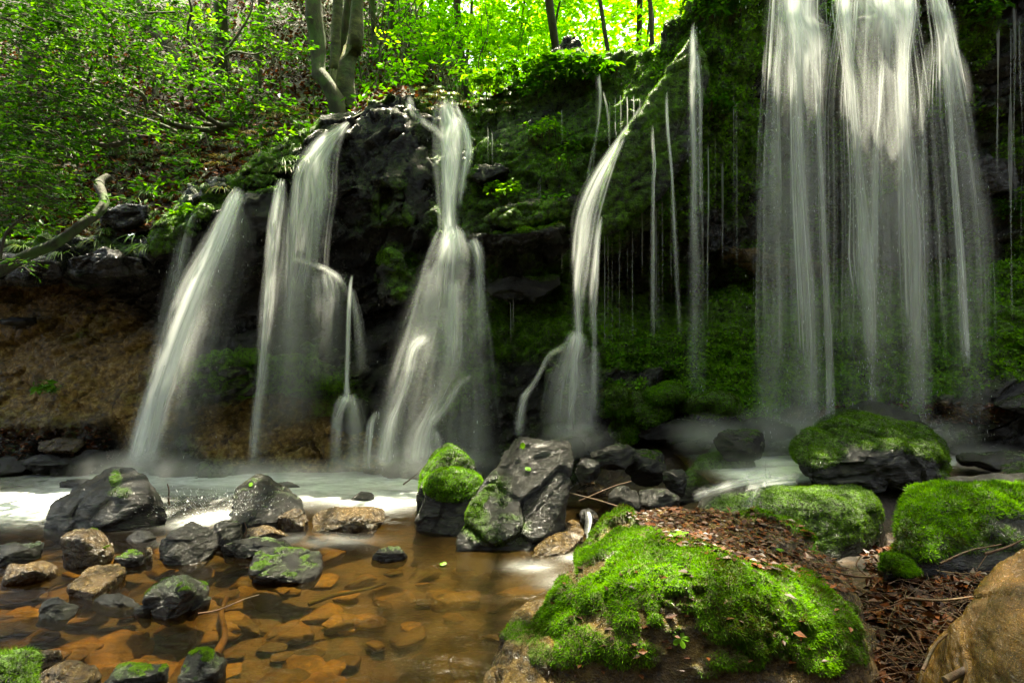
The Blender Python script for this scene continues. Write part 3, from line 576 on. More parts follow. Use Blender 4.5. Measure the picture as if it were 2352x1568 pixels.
STONES = [ # u0,v0,u1,v1, depth, mat, base z, up, label
 (-40,1248,95,1300,.6,'rock',0,.8,'low dark rock at the left edge of the pool, moss along its top'),
 (12,1288,115,1345,.8,'brown',0,None,'rounded brown wet stone at the left edge, below the low dark rock'),
 (143,1212,252,1302,.6,'brown',0,.75,'pointed brown stone with a mossy tip and a bright sunlit facet'),
 (288,1216,362,1246,.6,'rock',0,None,'small flat wet rock between the glistening grey rock and the stone row'),
 (258,1262,332,1302,.7,'rock',0,.6,'small greenish rounded stone right of the pointed brown stone'),
 (330,1254,352,1288,.8,'brown',0,None,'tiny brown upright stone beside the small greenish one'),
 (372,1212,500,1292,.8,'rock',0,None,'long sloping grey rock leading up to the round dark stone'),
 (385,1200,500,1232,.6,'rock',0,None,'flat dark rock behind the long sloping grey rock'),
 (480,1196,553,1262,.9,'rock',0,.85,'round dark stone like a ball among the rocks of mid pool'),
 (505,1232,672,1284,.6,'rock',0,.9,'wide flat dark green slab in front of the dome-shaped rock'),
 (520,1172,640,1222,.6,'rock',0,None,'broken black rock directly under the dome-shaped rock'),
 (560,1208,665,1240,.6,'brown',0,None,'flat reddish stone between the black rock and the flat green slab'),
 (636,1163,713,1220,.8,'brown',0,None,'small brown rock leaning on the right foot of the dome-shaped rock'),
 (570,1256,738,1342,.7,'rock',0,.55,'smooth egg-shaped stone with greenish top and a bright highlight, mid pool'),
 (338,1316,472,1416,.8,'rock',0,.45,'angular stone with moss patches and dry top, in the foreground pool'),
 (203,1366,326,1394,.5,'rock',0,None,'thin flat grey stone left of the angular moss-patched stone'),
 (96,1368,176,1422,.8,'rock',0,.8,'small narrow tilted stone with a green end at lower left'),
 (308,1386,348,1414,.7,'rock',0,None,'little dark stone touching the angular moss-patched stone'),
 (416,1490,516,1572,.8,'rock',0,.5,'dark rounded stone with moss on top at the bottom edge'),
 (245,1530,388,1580,.6,'rock',0,.6,'flat mossy stone at the bottom edge left of the dark rounded one'),
 (70,1520,238,1590,.7,'brown',0,None,'broad ochre slab just breaking the surface at bottom left'),
 (40,1488,150,1540,.7,'brown',0,None,'shiny brown stone beside the grass tuft at bottom left'),
 (712,1200,0,0,0,'brown',0,None,''),
 (852,1256,938,1292,.6,'rock',0,.8,'small dark rock awash in the middle of the pool'),
 (138,1100,215,1122,.5,'rock',0,None,'low dark rock in the foam behind the glistening grey rock'),
 (628,1104,692,1120,.5,'rock',0,None,'thin dark rock in the foam behind the dome-shaped rock'),
 (803,1128,862,1150,.5,'rock',0,None,'small dark stone in the foam left of the moss cushion boulder'),
 (958,1160,1060,1218,.6,'rock',0,.8,'grey rock with moss flecks at the foot of the moss cushion boulder'),
 (1355,1016,1462,1076,.7,'rock',.35,.9,'square black block behind the tilted slab'),
 (1288,1000,1345,1060,.7,'rock',.3,.9,'small grey block peeping out behind the top corner of the tilted slab'),
 (1320,1050,1380,1110,.8,'rock',.25,None,'dark block just right of the tilted slab'),
 (1430,1030,1532,1118,.7,'rock',.2,.7,'rough dark rock with spray running down, left of the rounded mossy rock'),
 (1520,1075,1580,1140,.7,'rock',.2,None,'narrow black rock at the left foot of the rounded mossy rock'),
 (1395,1112,1470,1192,.8,'rock',.1,.9,'pale glistening rock in the gap behind the huge boulder'),
 (1462,1120,1560,1172,.7,'rock',.15,.8,'low grey rock at the back edge of the huge boulder'),
 (1320,1110,1400,1140,.8,'brown',.15,None,'flat reddish rock right of the tilted slab'),
 (1330,1168,1372,1215,.8,'rock',.0,None,'black stone with the little trickle beside it'),
 (1355,1180,1385,1225,.8,'brown',.0,None,'small round brown stone right of the little trickle'),
 (2200,1095,2300,1145,.7,'rock',.28,.9,'dark rock in the white water right of the big dark boulder'),
 (2290,1060,2400,1120,.7,'rock',.3,.5,'mossy rock at the right edge among white water'),
 (2210,1040,2400,1078,.6,'rock',.4,.9,'flat dark shelf rock at the right edge under the falls'),
 (1440,960,1640,1010,.5,'rock',.5,.9,'flat wet shelf rock right of the bright moss mounds'),
 (1640,985,1760,1060,.6,'rock',.38,.6,'small mossy rock in the mist under the main fall'),
 (2295,905,2420,955,.7,'rock',.6,.3,'mossy stone catching the sun at the right edge'),
 (1700,960,1830,1010,.6,'rock',.5,.7,'dark wet rock at the foot of the main fall'),
 (60,1040,180,1085,.6,'rock',.05,None,'flat dark slab on the left bank at the waterline'),
 (170,1030,240,1080,.7,'rock',.05,None,'dark angular rock on the left bank under the leaning jet'),
 (-40,1050,70,1092,.7,'rock',.02,None,'dark rock on the left bank at the frame edge'),
 (90,1005,190,1045,.6,'brown',.2,None,'flat shiny rock among red leaves on the left bank'),
 (0,728,75,748,.8,'rock',1.3,None,'pale flat stone stuck in the ochre earth wall at far left'),
 (760,905,850,1000,.6,'rock',.35,.6,'dark rock splitting the thin veil, low on the cliff'),
 (862,935,925,1010,.6,'rock',.35,.6,'dark knob of rock left in the central cascade'),
]
for i, (u0, v0, u1, v1, df, mt, z, up, lb) in enumerate(STONES):
    if not lb: continue
    Y = None
    if z > .6 or (z >= .35 and v1 < 1030): h = hit((u0+u1)/2, (v0+v1)/2); Y = h[0][1]-.25
    if v1 > 1030 and z > 0: Y = water_Y(v1, z)
    big = (u1-u0)*max(1, 4.5/(Y or water_Y(v1, z)))
    rock('wet_stone' if v1 > 1200 else 'rock', lb, 'stone' if u1-u0 < 110 else 'rock', stonepts(u0, v0, u1, v1, df, 100+i, z, .07, Y), mt, up=None if up is None else up+.12, upk=.4, sub=5 if u1-u0 < 120 else 6, p=28, amp=.035, blocky=.03, seed=200+i,
         nbl=(int((u1-u0)*(v1-v0)*.3) if up is not None and up < .8 else 0), ln=.007, wd=.003, mmat='moss_dark', ochre=.15 if mt == 'brown' else 0, thick=.006)
rock('flat_stone', 'flat red-brown wet stone at the water surface right of the dome-shaped rock', 'stone', stonepts(712,1165,888,1220,.6,150), 'brown', sub=6, p=20, amp=.04, blocky=.02, seed=151, ochre=.2)
rock('flat_stone', 'tilted brown plate lying half under water below the pointed brown stone', 'stone', prism([(150,1350,2.9),(200,1310,3.05),(290,1298,3.2),(285,1312,3.1),(215,1362,2.85)], .1, -.06), 'brown', sub=5, seed=153, ochre=.2)
# blocks that stand out of the cliff
def cl(name, label, outline, depth=.5, mat='cliff', fwd=.18, cat='rock', **k):
    pts = []
    hs = [hit(u, v)[0] for u, v in outline]; Ym = np.median([h[1] for h in hs])-fwd
    pts = prism([(u, v, .5*Ym+.5*(h[1]-fwd) if abs(h[1]-Ym) < .4 else Ym) for (u, v), h in zip(outline, hs)], depth, None, .85)
    k.setdefault('sub', 6); k.setdefault('p', 34); k.setdefault('amp', .05); k.setdefault('blocky', .05); k.setdefault('fsc', 1.4)
    return rock(name, label, cat, pts, mat, **k)
cl('rock_outcrop', 'black angular outcrop between the sliding fall and the central fall', [(800,300),(850,262),(905,240),(955,290),(985,400),(975,500),(905,535),(850,470),(800,400)], .7, fwd=.12, seed=301, p=60, moss=[(900,490,60,35,.8,35),(840,215,60,20,.8,-25)], nbl=6000, ln=.02, wd=.005)
cl('rock_outcrop', 'mossy block jutting out low between the thin fall and the central fall', [(862,610),(895,573),(930,590),(960,640),(958,700),(880,705)], .6, fwd=.22, seed=303, moss=[(895,590,40,22,1,30),(925,650,40,40,.7)], nbl=12000, ln=.016, wd=.004)
cl('rock_ledge', 'dark rock ledge with an undercut, right of the central fall', [(1062,548),(1110,532),(1200,540),(1292,520),(1290,545),(1200,566),(1110,560)], .7, fwd=.3, seed=305, moss=[(1200,520,90,14,1,-6)], nbl=5000, ln=.02, wd=.005)
cl('rock_ledge', 'glistening grey ledge under the dark recess', [(1108,665),(1150,640),(1290,625),(1290,655),(1230,690),(1130,685)], .5, 'rock', fwd=.25, seed=307, moss=[(1250,628,50,16,.9)], nbl=4000, ln=.018, wd=.004)
cl('rock_ledge', 'sunlit pale rock lip beside the central fall', [(1070,405),(1095,375),(1150,372),(1175,392),(1110,415)], .4, 'rock', fwd=.25, seed=309, sub=5, moss=[(1080,390,14,22,.9,40)], nbl=1500, ln=.02)
cl('rock_ledge', 'mossy step above the dark undercut ledge', [(1115,500),(1150,475),(1240,470),(1330,440),(1330,490),(1200,520),(1120,525)], .6, fwd=.22, seed=310, moss=[(1220,490,110,26,1,-8)], nbl=14000, ln=.02, wd=.005, thick=.03)
cl('leaning_slab', 'huge mossy slab leaning diagonally across the cliff with water along its left edge', [(1602,50),(1560,120),(1490,215),(1425,320),(1378,430),(1372,560),(1440,515),(1520,455),(1600,300),(1640,150)], .9, fwd=.28, seed=311, sub=7, p=20,
   moss=[(1450,480,90,22,1,-40),(1560,200,40,150,1,35),(1440,350,70,60,.75),(1500,330,70,60,.5),(1390,460,22,80,.9)], up=-.1, upk=.8, nbl=60000, ln=.016, wd=.0045, mmat='moss', base=-.05, thick=.02, amp=.02, blocky=.015)
cl('peak_rock', 'pointed dark rock jutting up above the cliff edge against the bright trees', [(1262,125),(1300,84),(1330,78),(1337,120),(1330,160),(1262,160)], .4, fwd=-.1, seed=313, sub=5, p=60)
cl('rock_block', 'grey slab between moss cushions above the leaning jet', [(474,412),(495,402),(520,410),(522,440),(490,448),(474,435)], .5, 'rock', fwd=.1, seed=315, sub=5)
cl('mossy_rock', 'cushion of bright moss on the lip left of the sliding fall', [(566,385),(600,362),(655,372),(668,395),(600,405),(566,400)], .5, fwd=.15, seed=317, up=-.5, upk=1, nbl=9000, ln=.02, wd=.005, thick=.05)
cl('mossy_rock', 'moss cushion on the lip just above the narrow chute', [(555,425),(570,408),(620,405),(640,415),(600,430)], .4, fwd=.18, seed=319, up=-.5, upk=1, nbl=5000, ln=.02, wd=.005, thick=.04, sub=5)
cl('rock_outcrop', 'wet black outcrop between the leaning jet and the narrow fall', [(555,450),(600,430),(635,440),(622,520),(590,560),(530,560),(520,520)], .5, 'rock', fwd=.18, seed=321, moss=[(600,430,60,14,.8)], nbl=2000, ln=.015)
cl('mossy_rock', 'moss-draped rock sloping down to the left of the leaning jet', [(345,560),(380,510),(440,475),(480,470),(470,500),(400,570),(360,590)], .5, fwd=.15, seed=323, up=-.6, upk=1, nbl=24000, ln=.02, wd=.005, thick=.05)
cl('rock_block', 'dark layered block under the left bank', [(230,480),(290,462),(340,470),(338,510),(290,520),(235,505)], .5, fwd=.15, seed=325, sub=5)
cl('rock_block', 'dark overhanging block at the top of the ochre wall', [(150,590),(240,570),(330,590),(340,625),(250,640),(160,630)], .6, fwd=.25, seed=327)
cl('rock_block', 'overhanging block at the far left over the ochre wall', [(-20,600),(60,585),(140,600),(145,635),(60,645),(-20,640)], .6, fwd=.25, seed=329)
cl('rock_outcrop', 'dark knoll where the right slide lands and spreads', [(1260,815),(1300,782),(1345,778),(1370,800),(1370,900),(1300,960),(1250,900)], .7, fwd=.2, seed=331, p=14, up=.3, upk=.5, nbl=5000, ln=.015)
cl('rock_outcrop', 'mossy hump under the mist veil left of the narrow fall', [(420,860),(470,832),(540,820),(590,850),(590,900),(500,930),(425,900)], .6, fwd=.12, seed=333, p=14, up=-.1, upk=.9, nbl=18000, ln=.018, mmat='moss_dark')
cl('rock_block', 'tilted grey rock plate behind the right-hand falls', [(1990,470),(2080,430),(2150,450),(2145,490),(2060,520),(1990,515)], .5, fwd=.2, seed=335, sub=5, p=50)
cl('rock_block', 'angular rock plate at the right edge behind the last fall', [(2210,400),(2270,350),(2330,370),(2340,420),(2260,450),(2215,440)], .5, fwd=.2, seed=337, sub=5, p=50)
cl('rock_block', 'long low rock layer in the shade behind the right-hand falls', [(1640,560),(1760,590),(1900,610),(1900,635),(1760,625),(1640,590)], .5, fwd=.2, seed=339, sub=6, p=40, ochre=.4)
cl('rock_block', 'broad rock layer behind the middle of the right-hand falls', [(1930,560),(2050,530),(2220,540),(2230,580),(2080,600),(1930,590)], .5, fwd=.2, seed=341, sub=6, p=40)
for i, (u0, v0, u1, v1, lb) in enumerate([(1378,892,1445,960,'upright bright moss mound at the foot of the right slide'),(1430,905,1548,975,'wide bright moss mound right of the upright one'),(1405,960,1475,1015,'low moss mound below the upright one, beside the black block'),(1560,905,1705,945,'long soft bright moss bank under the dripping threads'),(1480,885,1570,930,'grassy moss mound behind the wide bright one')]):
    h = hit((u0+u1)/2, (v0+v1)/2)[0]
    rock('moss_mound', lb, 'moss mound', stonepts(u0, v0, u1, v1, .8, 400+i, Y=h[1]-.32), 'rock', up=-1.2, upk=1, sub=5, p=10, amp=.05, seed=400+i, nbl=16000, ln=.02, wd=.0045, thick=.05, base=.12)
# submerged stones: six shapes, many copies
rng = np.random.default_rng(5); protos = []
for k in range(7):
    q = unit(rng.normal(size=(14, 3))); q = q/np.abs(q).max(0)
    V, F = shape(list(q*np.array([.5, .34, .16])), 4, 16, .03, 500+k, .02)
    V -= V.mean(0)
    protos.append((V, F))
SUBL = 'flat orange-brown stone lying under the clear shallow water of the pool'; made = {}
for i in range(210):
    for _ in range(60):
        u = rng.uniform(-60, 1330); v = rng.uniform(1225, 1600)
        if u > 950 and v > 1380 and rng.random() < .6: continue
        if u > 1150-(v-1300)*.1 and v > 1380: continue
        break
    Y = water_Y(v, -.1); p = P(u, v, Y); k = int(rng.integers(7)); s = rng.uniform(.10, .34)*(1.25 if rng.random() < .2 else 1)
    p[2] = bed_at(p[0], p[1])+.02
    if p[2]+.16*s > -.015: p[2] = -.02-.16*s
    if k in made: o = made[k].copy(); COL.objects.link(o)
    else:
        V, F = protos[k]; o = mesh('submerged_stone', V, F, M['bed'], attrs={'moss': np.zeros(len(V)), 'ochre': np.full(len(V), .05+.05*(k % 4))}); made[k] = o
    o.location = Vector(p); o.scale = (s, s, s*rng.uniform(.6, 1.1)); o.rotation_euler = (rng.uniform(-.2, .2), rng.uniform(-.2, .2), rng.uniform(-.7, .7)+(3.14 if rng.random() < .5 else 0))
    o.color = (*([float(rng.uniform(.25, 2.0))]*3), 1); tag(o, SUBL, 'stone', 'stones under the pool water')
# moss shoots and small leaves of the cliff itself
rng = np.random.default_rng(8)
for nm, U_, n, ln, wd, mt in (('moss_cover', lambda U, W: (W < 720)*1., 430000, .022, .0055, 'moss'), ('moss_cover', lambda U, W: (W >= 720)*1., 190000, .02, .006, 'moss')):
    U, W = PX(CLV); nm_hi = n > 300000; mk = CLM*U_(U, W)*((U > -60) & (U < 2420) & (W > -160))
    b = blades(CLV, CLF, mk, n, ln, wd, rng, droop=.5, base=.12 if nm_hi else .3)
    tag(mesh(nm, b[0], b[1], M[mt], smooth=False, attrs={'rnd': b[2]}), kind='stuff')
# ------------------------------------------------------------------ falling water
FR = np.random.default_rng(77)
def ribbon(mb, path, alpha, na=26, nl=140, dy=0., fold=.012, cling=True, seed=0, hard=1.):
    """path rows: u, v, Y, width(px), opacity"""
    p = np.array(path, float); q = []
    for u, v, Y, w_, a in p:
        if cling:
            # stay in front of whatever rock the water passes
            Yr = min(hit(u+k*w_*.35, v, 9)[0][1] for k in (-1, 0, 1)); Y = min(Y, Yr-.03)
        q.append([*P(u, v, Y-dy), w_/FX*Y, a])
    c = resample(np.array(q), nl); s = np.linspace(-1, 1, na)
    d = unit(np.gradient(c[:, :3], axis=0)); ac = unit(np.cross(d, np.array([0, 1., 0]))); ac *= np.where(ac[:, :1] < 0, -1, 1)
    w_ = c[:, 3:4]; V = c[:, None, :3]+ac[:, None]*(s[None, :, None]*w_[:, None]*.5)
    V[:, :, 1] -= (1-s[None, :]**2)*w_*.18-w_*.05
    L_ = np.r_[0, np.cumsum(np.linalg.norm(np.diff(c[:, :3], axis=0), axis=1))]
    f = fbm(np.stack([np.tile(s*3, nl)+seed*7.7, np.repeat(L_*.7, na), np.zeros(na*nl)], 1), 1, 2, seed); V[:, :, 1] += f.reshape(nl, na)*fold*3
    V = V.reshape(-1, 3); mw = w_.mean()
    uv = np.stack([(np.tile(s, nl)*mw*.5)+seed*3.17, np.repeat(L_, na)], 1)
    ragged = .22*vn(np.stack([np.repeat(L_*1.3, na)+seed, np.tile(np.sign(s)*2, nl), np.full(na*nl, seed*1.)], 1), 5)
    e = sst(1.0, .05, np.abs(np.tile(s, nl))+ragged*.45)
    t = np.repeat(np.linspace(0, 1, nl), na)
    A = np.repeat(c[:, 4], na)*e*alpha*sst(0, .05, t+.03*vn(np.stack([np.tile(s*6, nl), np.zeros(na*nl), np.full(na*nl, seed*1.)], 1), 9))*sst(1.0, .9, t)
    mb.append((V, gridF(na, nl), A, uv))
def water_mesh(name, parts, parent, mat=None):
    n = 0; Vs, Fs, As, Us = [], [], [], []
    for V, F, A, uv in parts: Vs.append(V); Fs.append(F+n); As.append(A); Us.append(uv); n += len(V)
    return mesh(name, np.vstack(Vs), np.vstack(Fs), mat or M['fall'], parent, attrs={'a': np.concatenate(As)}, uv=np.vstack(Us))
def fall(label, sheets, strands=(), layers=3, group='falls over the cliff', fine=False, drops=0):
    """sheets: list of paths. strands: (n, spread) thin threads following each sheet"""
    p0 = sheets[0][0] if len(sheets) else strands[0][0]; t = thing('waterfall', P(sheets[0][-1][0], sheets[0][-1][1], sheets[0][-1][2]), label, 'waterfall', group)
    mb = []
    for k, sh in enumerate(sheets):
        for l in range(layers):
            s2 = [(u+FR.normal()*w_*.05, v, Y, w_*(1, .8, 1.12)[l % 3], a) for u, v, Y, w_, a in sh]
            ribbon(mb, s2, (.85, .65, .5)[l % 3], dy=.03*l, seed=int(FR.integers(1000)))
    water_mesh('water_sheet', mb, t)
    th = []
    for k, sh in enumerate(sheets):
        n = int(strands[k]*(1.3 if fine else .5)) if k < len(strands) else 0
        for i in range(n):
            s = FR.uniform(-.52, .52); ww = FR.uniform(2.5, 6.5) if fine else FR.uniform(3, 12); a0 = FR.uniform(.2, .95) if fine else FR.uniform(.15, .6); st = FR.uniform(0, .45) if FR.random() < .6 else 0; en = FR.uniform(.85, 1.0) if fine else FR.uniform(.6, 1.0)
            q = resample(np.array([[u+s*w_, v, 0, Y, a] for u, v, Y, w_, a in sh]), 14); q = q[int(st*13):max(int(en*13), int(st*13)+4)]
            pth = [(r[0], r[1], r[3]-.04, ww*(1+.4*j/len(q)), min(1, r[4]*1.2)*(1 if 0 < j < len(q)-1 else .1)) for j, r in enumerate(q)]
            ribbon(th, pth, a0, na=5, nl=50, dy=FR.uniform(0, .06), fold=.003, cling=False, seed=int(FR.integers(1000)))
    if th: water_mesh('water_thread', th, t)
    if drops:
        Vd = []; 
        for i in range(drops):
            sh = sheets[int(FR.integers(len(sheets)))]; k = FR.uniform(0, len(sh)-1.01); j = int(k); f = k-j; a, b = sh[j], sh[j+1]
            u, v, Y, w_ = [a[m]*(1-f)+b[m]*f for m in range(4)]
            Vd.append([*P(u+FR.normal()*w_*.42, v, Y-.05+FR.normal()*.05)])
        Vd = np.array(Vd); n = len(Vd); r = FR.uniform(.0007, .0017, (n, 1)); ln = r*FR.uniform(3, 14, (n, 1)); X_ = np.array([1., 0, 0]); Y_ = np.array([0, 1., 0]); Z_ = np.array([0, 0, 1.])
        VV = np.stack([Vd+X_*r, Vd+Y_*r, Vd-X_*r, Vd-Y_*r, Vd+Z_*ln, Vd-Z_*ln], 1).reshape(-1, 3)
        T = np.array([[0,1,4],[1,2,4],[2,3,4],[3,0,4],[1,0,5],[2,1,5],[3,2,5],[0,3,5]]); FF = (np.arange(n)[:, None, None]*6+T).reshape(-1, 3)
        c = mesh('droplets', VV, FF, M['drop'], t, smooth=False); c['kind'] = 'stuff'
    return t
m, t_, out, N, L = newmat('water droplets'); b = N('BsdfPrincipled'); b.inputs[0].default_value = (.85, .88, .9, 1); b.inputs['Roughness'].default_value = .15; L(b.outputs[0], out.inputs[0]); M['drop'] = m
fall('strong leaning jet of white water at the left, arching down from the mossy lip', [
  [(553,432,5.5,34,1),(535,475,5.4,54,1),(497,560,5.25,72,1),(455,660,5.15,80,1),(415,770,5.1,84,1),(378,880,5.05,88,.97),(345,985,5.02,92,.9),(318,1088,5.0,98,.75)],
  [(551,436,5.46,26,1),(531,480,5.36,40,1),(492,568,5.2,56,1),(450,668,5.1,62,1),(411,775,5.05,66,1),(375,885,5.0,70,.95),(343,990,4.97,76,.85),(318,1086,4.95,84,.6)],
  [(545,470,5.5,60,.3),(500,600,5.3,130,.32),(452,760,5.2,170,.3),(410,900,5.15,200,.26),(372,1080,5.1,220,.2)],
  [(468,475,5.6,18,.6),(440,505,5.5,26,.7),(422,560,5.45,40,.55),(405,640,5.4,60,.42),(380,760,5.35,80,.28),(350,900,5.3,90,.15)]], (14, 8, 14, 4), drops=120)
fall('narrow white fall dropping straight down beside the leaning jet', [
  [(648,412,5.4,20,1),(640,440,5.35,28,1),(628,510,5.3,32,.95),(620,600,5.28,30,.85),(610,720,5.26,30,.75),(600,850,5.25,32,.62),(590,960,5.22,36,.5),(580,1080,5.2,42,.35)],
  [(655,440,5.4,16,.3),(640,600,5.3,40,.25),(620,800,5.28,60,.2),(600,1060,5.25,80,.12)]], (10, 5))
fall('broad sliding fall curving over the black rock, left of the angular outcrop', [
  [(800,282,5.95,14,1),(775,302,5.9,36,1),(745,340,5.8,70,.95),(722,390,5.7,100,.85),(715,450,5.6,112,.75),(710,520,5.5,100,.7),(705,600,5.45,95,.6),(698,700,5.4,110,.36),(690,820,5.38,120,.24),(680,1000,5.35,130,.12)],
  [(770,300,5.9,30,.9),(720,355,5.85,30,.95),(688,395,5.75,24,.85),(678,450,5.65,30,.55),(672,560,5.5,44,.5),(664,700,5.45,70,.36),(655,860,5.4,90,.2),(640,1020,5.38,100,.1)],
  [(668,592,5.45,16,.2),(715,606,5.42,18,.4),(755,622,5.4,20,.45),(788,650,5.38,20,.35),(800,690,5.36,20,.2)],
  [(745,625,5.42,90,.5),(752,680,5.36,110,.42),(748,760,5.34,120,.26),(742,880,5.32,130,.12)]], (20, 8, 5, 12))
fall('thin bright thread from the ledge at the end of the sliding fall', [
  [(808,632,5.35,7,.9),(804,665,5.33,12,1),(801,720,5.32,15,.95),(799,800,5.31,15,.9),(797,880,5.3,16,.85),(800,925,5.26,30,.7)],
  [(806,660,5.35,12,.4),(818,720,5.33,24,.4),(828,800,5.32,30,.25),(830,860,5.31,30,.1)],
  [(800,905,5.28,30,.75),(788,925,5.22,40,.65),(778,960,5.2,34,.5),(775,1010,5.18,40,.38),(775,1075,5.16,46,.25)],
  [(805,905,5.28,30,.6),(812,950,5.2,50,.4),(815,1020,5.18,70,.3),(815,1078,5.16,80,.2)]], (4, 5, 5, 6))
fall('main central fall, a white chute that breaks on a ledge and fans out', [
  [(1026,228,6.1,40,1),(1028,255,6.0,58,1),(1036,290,5.9,78,1),(1040,330,5.8,84,.95),(1036,380,5.7,74,.95),(1032,440,5.6,64,.95),(1032,500,5.5,54,.95),(1036,548,5.4,60,1),(1036,600,5.33,84,.7)],
  [(940,222,6.1,16,.3),(946,250,6.0,22,.42),(966,275,5.95,24,.42),(998,296,5.85,26,.45),(1022,325,5.78,30,.3)],
  [(1052,270,5.95,30,.8),(1070,310,5.9,30,.9),(1074,350,5.8,30,.8),(1066,400,5.7,30,.6),(1056,450,5.6,30,.4)],
  [(1040,520,5.4,60,.9),(1040,552,5.34,96,.95),(1034,610,5.25,130,.6),(1026,690,5.18,155,.42),(1015,770,5.1,185,.32),(1003,850,5.05,225,.25),(992,950,5.0,270,.22),(985,1085,4.95,310,.3)],
  [(1085,640,5.2,40,.2),(1092,760,5.12,70,.22),(1098,900,5.06,90,.2),(1100,1000,5.0,110,.22),(1100,1085,4.96,130,.2)],
  [(1000,600,5.25,50,.3),(985,680,5.2,90,.35),(970,760,5.12,120,.32),(940,860,5.08,120,.3),(915,960,5.05,140,.26),(895,1080,5.0,150,.3)],
  [(1080,548,5.35,50,.8),(1098,580,5.3,40,.65),(1104,640,5.28,36,.5),(1106,720,5.26,40,.3),(1108,800,5.25,40,.12)],
  [(1040,640,5.2,50,.6),(1042,740,5.12,56,.7),(1036,830,5.05,60,.6),(1010,900,5.02,40,.5),(985,960,4.98,50,.7),(970,1010,4.95,80,.8),(958,1085,4.92,120,.75)],
  [(985,770,5.15,30,.5),(950,800,5.1,34,.6),(935,870,5.08,26,.55),(915,930,5.04,26,.65),(900,965,5.02,44,.75),(890,1010,5.0,60,.6),(880,1080,4.97,80,.5)],
  [(868,945,5.05,16,.3),(855,970,5.02,24,.5),(850,1010,5.0,30,.45),(845,1080,4.98,44,.35)],
  [(1085,860,5.15,14,.3),(1050,890,5.08,26,.55),(1020,940,5.0,30,.6),(985,975,4.96,30,.6)],
  [(1000,990,4.95,20,.4),(1015,1040,4.92,26,.5),(1020,1085,4.9,30,.4)]], (30, 6, 8, 34, 16, 10, 12, 7, 4, 4, 3), drops=200)
fall('white slide down the left edge of the leaning mossy slab, fanning at its foot', [
  [(1478,235,5.3,6,.2),(1452,280,5.2,12,.4),(1425,320,5.12,18,.75),(1398,365,5.08,34,.85),(1372,420,5.05,50,.9),(1348,490,5.0,58,.92),(1338,560,4.98,54,.92),(1330,640,4.96,42,.9),(1326,710,4.95,34,.9),(1326,780,4.93,34,.95),(1324,820,4.9,60,.6)],
  [(1382,495,5.05,8,.6),(1374,560,5.0,14,.85),(1368,640,4.98,20,.8),(1364,720,4.97,18,.75),(1365,800,4.96,16,.55),(1366,960,4.95,14,.3)],
  [(1328,760,4.9,34,.7),(1325,785,4.88,56,.9),(1315,825,4.86,70,.7),(1308,880,4.83,100,.6),(1305,950,4.8,120,.5),(1300,1010,4.78,130,.35)],
  [(1300,795,4.92,20,.4),(1265,815,4.9,16,.4),(1245,850,4.88,14,.45),(1225,885,4.86,16,.55),(1205,915,4.84,24,.75),(1196,960,4.82,28,.6),(1192,1005,4.8,30,.45)],
  [(1365,800,4.9,30,.3),(1355,900,4.85,60,.35),(1350,1000,4.8,70,.3)]], (16, 6, 20, 5, 6))
fall('twin faint trickles falling from the mossy knobs left of the leaning slab', [
  [(1374,172,5.6,7,.75),(1378,215,5.5,10,.7),(1376,270,5.45,9,.6),(1368,330,5.4,9,.5),(1360,400,5.35,9,.3)],
  [(1385,210,5.5,5,.5),(1396,260,5.45,7,.6),(1400,330,5.4,7,.45),(1402,380,5.38,6,.3)],
  [(1365,330,5.4,8,.3),(1352,400,5.3,12,.45),(1345,450,5.2,14,.4)]], (3, 2, 0), layers=1)
DR = [(1400,225,330),(1412,222,320),(1425,220,330),(1440,220,310),(1455,222,320),(1468,225,300),(1290,250,330),(1120,290,380),(1130,300,390),(1240,405,520),(1236,410,560),(1172,690,800),(1140,560,640),(1290,545,640),(1178,670,770),
      (1415,300,360),(1430,300,350),(1500,300,780),(1388,520,900),(1396,510,860),(1405,505,850),(1422,500,780),(1440,500,700),(1452,490,800),(1475,480,640),(1512,455,800),(1520,440,840),(1507,470,760),(1540,430,700),(1625,330,800),(1612,180,700),(1640,300,520),(1685,190,560),(1692,170,640),(1658,370,620),(1730,300,700),(2292,60,420),(2330,0,500),(2322,40,760),(2345,30,600)]
for i, (u, v0, v1) in enumerate(DR):
    Y0 = min(hit(u, v0+8)[0][1], hit(u, (v0+v1)/2)[0][1], 5.6)-.07
    if i == 0: pr = []
    ribbon(pr, [(u, v0, Y0, 2.5, .7), (u+1, v0+(v1-v0)*.3, Y0, 3.5, .8), (u+1, v0+(v1-v0)*.7, Y0, 3.5, .6), (u+2, v1, Y0, 3, .1)], .75, na=4, nl=40, cling=False, seed=i)
tag(water_mesh('dripping_threads', pr, None), 'scattered hair-thin threads of water dripping from moss edges along the cliff', 'dripping water', kind='stuff')
fall('slim white fall at the top of the leaning slab, fading as it drops', [
  [(1592,58,4.95,12,1),(1592,100,4.92,20,1),(1592,180,4.9,24,.95),(1593,280,4.9,24,.85),(1594,380,4.9,26,.65),(1595,500,4.9,30,.45),(1597,640,4.9,40,.35),(1600,780,4.9,50,.28),(1600,930,4.88,50,.12)],
  [(1602,120,4.95,6,.5),(1608,220,4.92,10,.6),(1608,340,4.92,10,.4),(1610,500,4.92,10,.2)]], (10, 3), drops=120)
fall('thin pair of threads running off the middle of the leaning slab', [
  [(1530,215,4.95,4,.5),(1534,300,4.9,8,.75),(1543,400,4.9,8,.65),(1548,520,4.9,12,.55),(1555,640,4.9,14,.45),(1562,780,4.9,16,.3)],
  [(1498,290,4.95,4,.5),(1504,380,4.92,9,.7),(1502,430,4.9,9,.6),(1501,560,4.9,12,.55),(1500,700,4.9,14,.35),(1500,790,4.9,14,.2)]], (5, 6), layers=2)
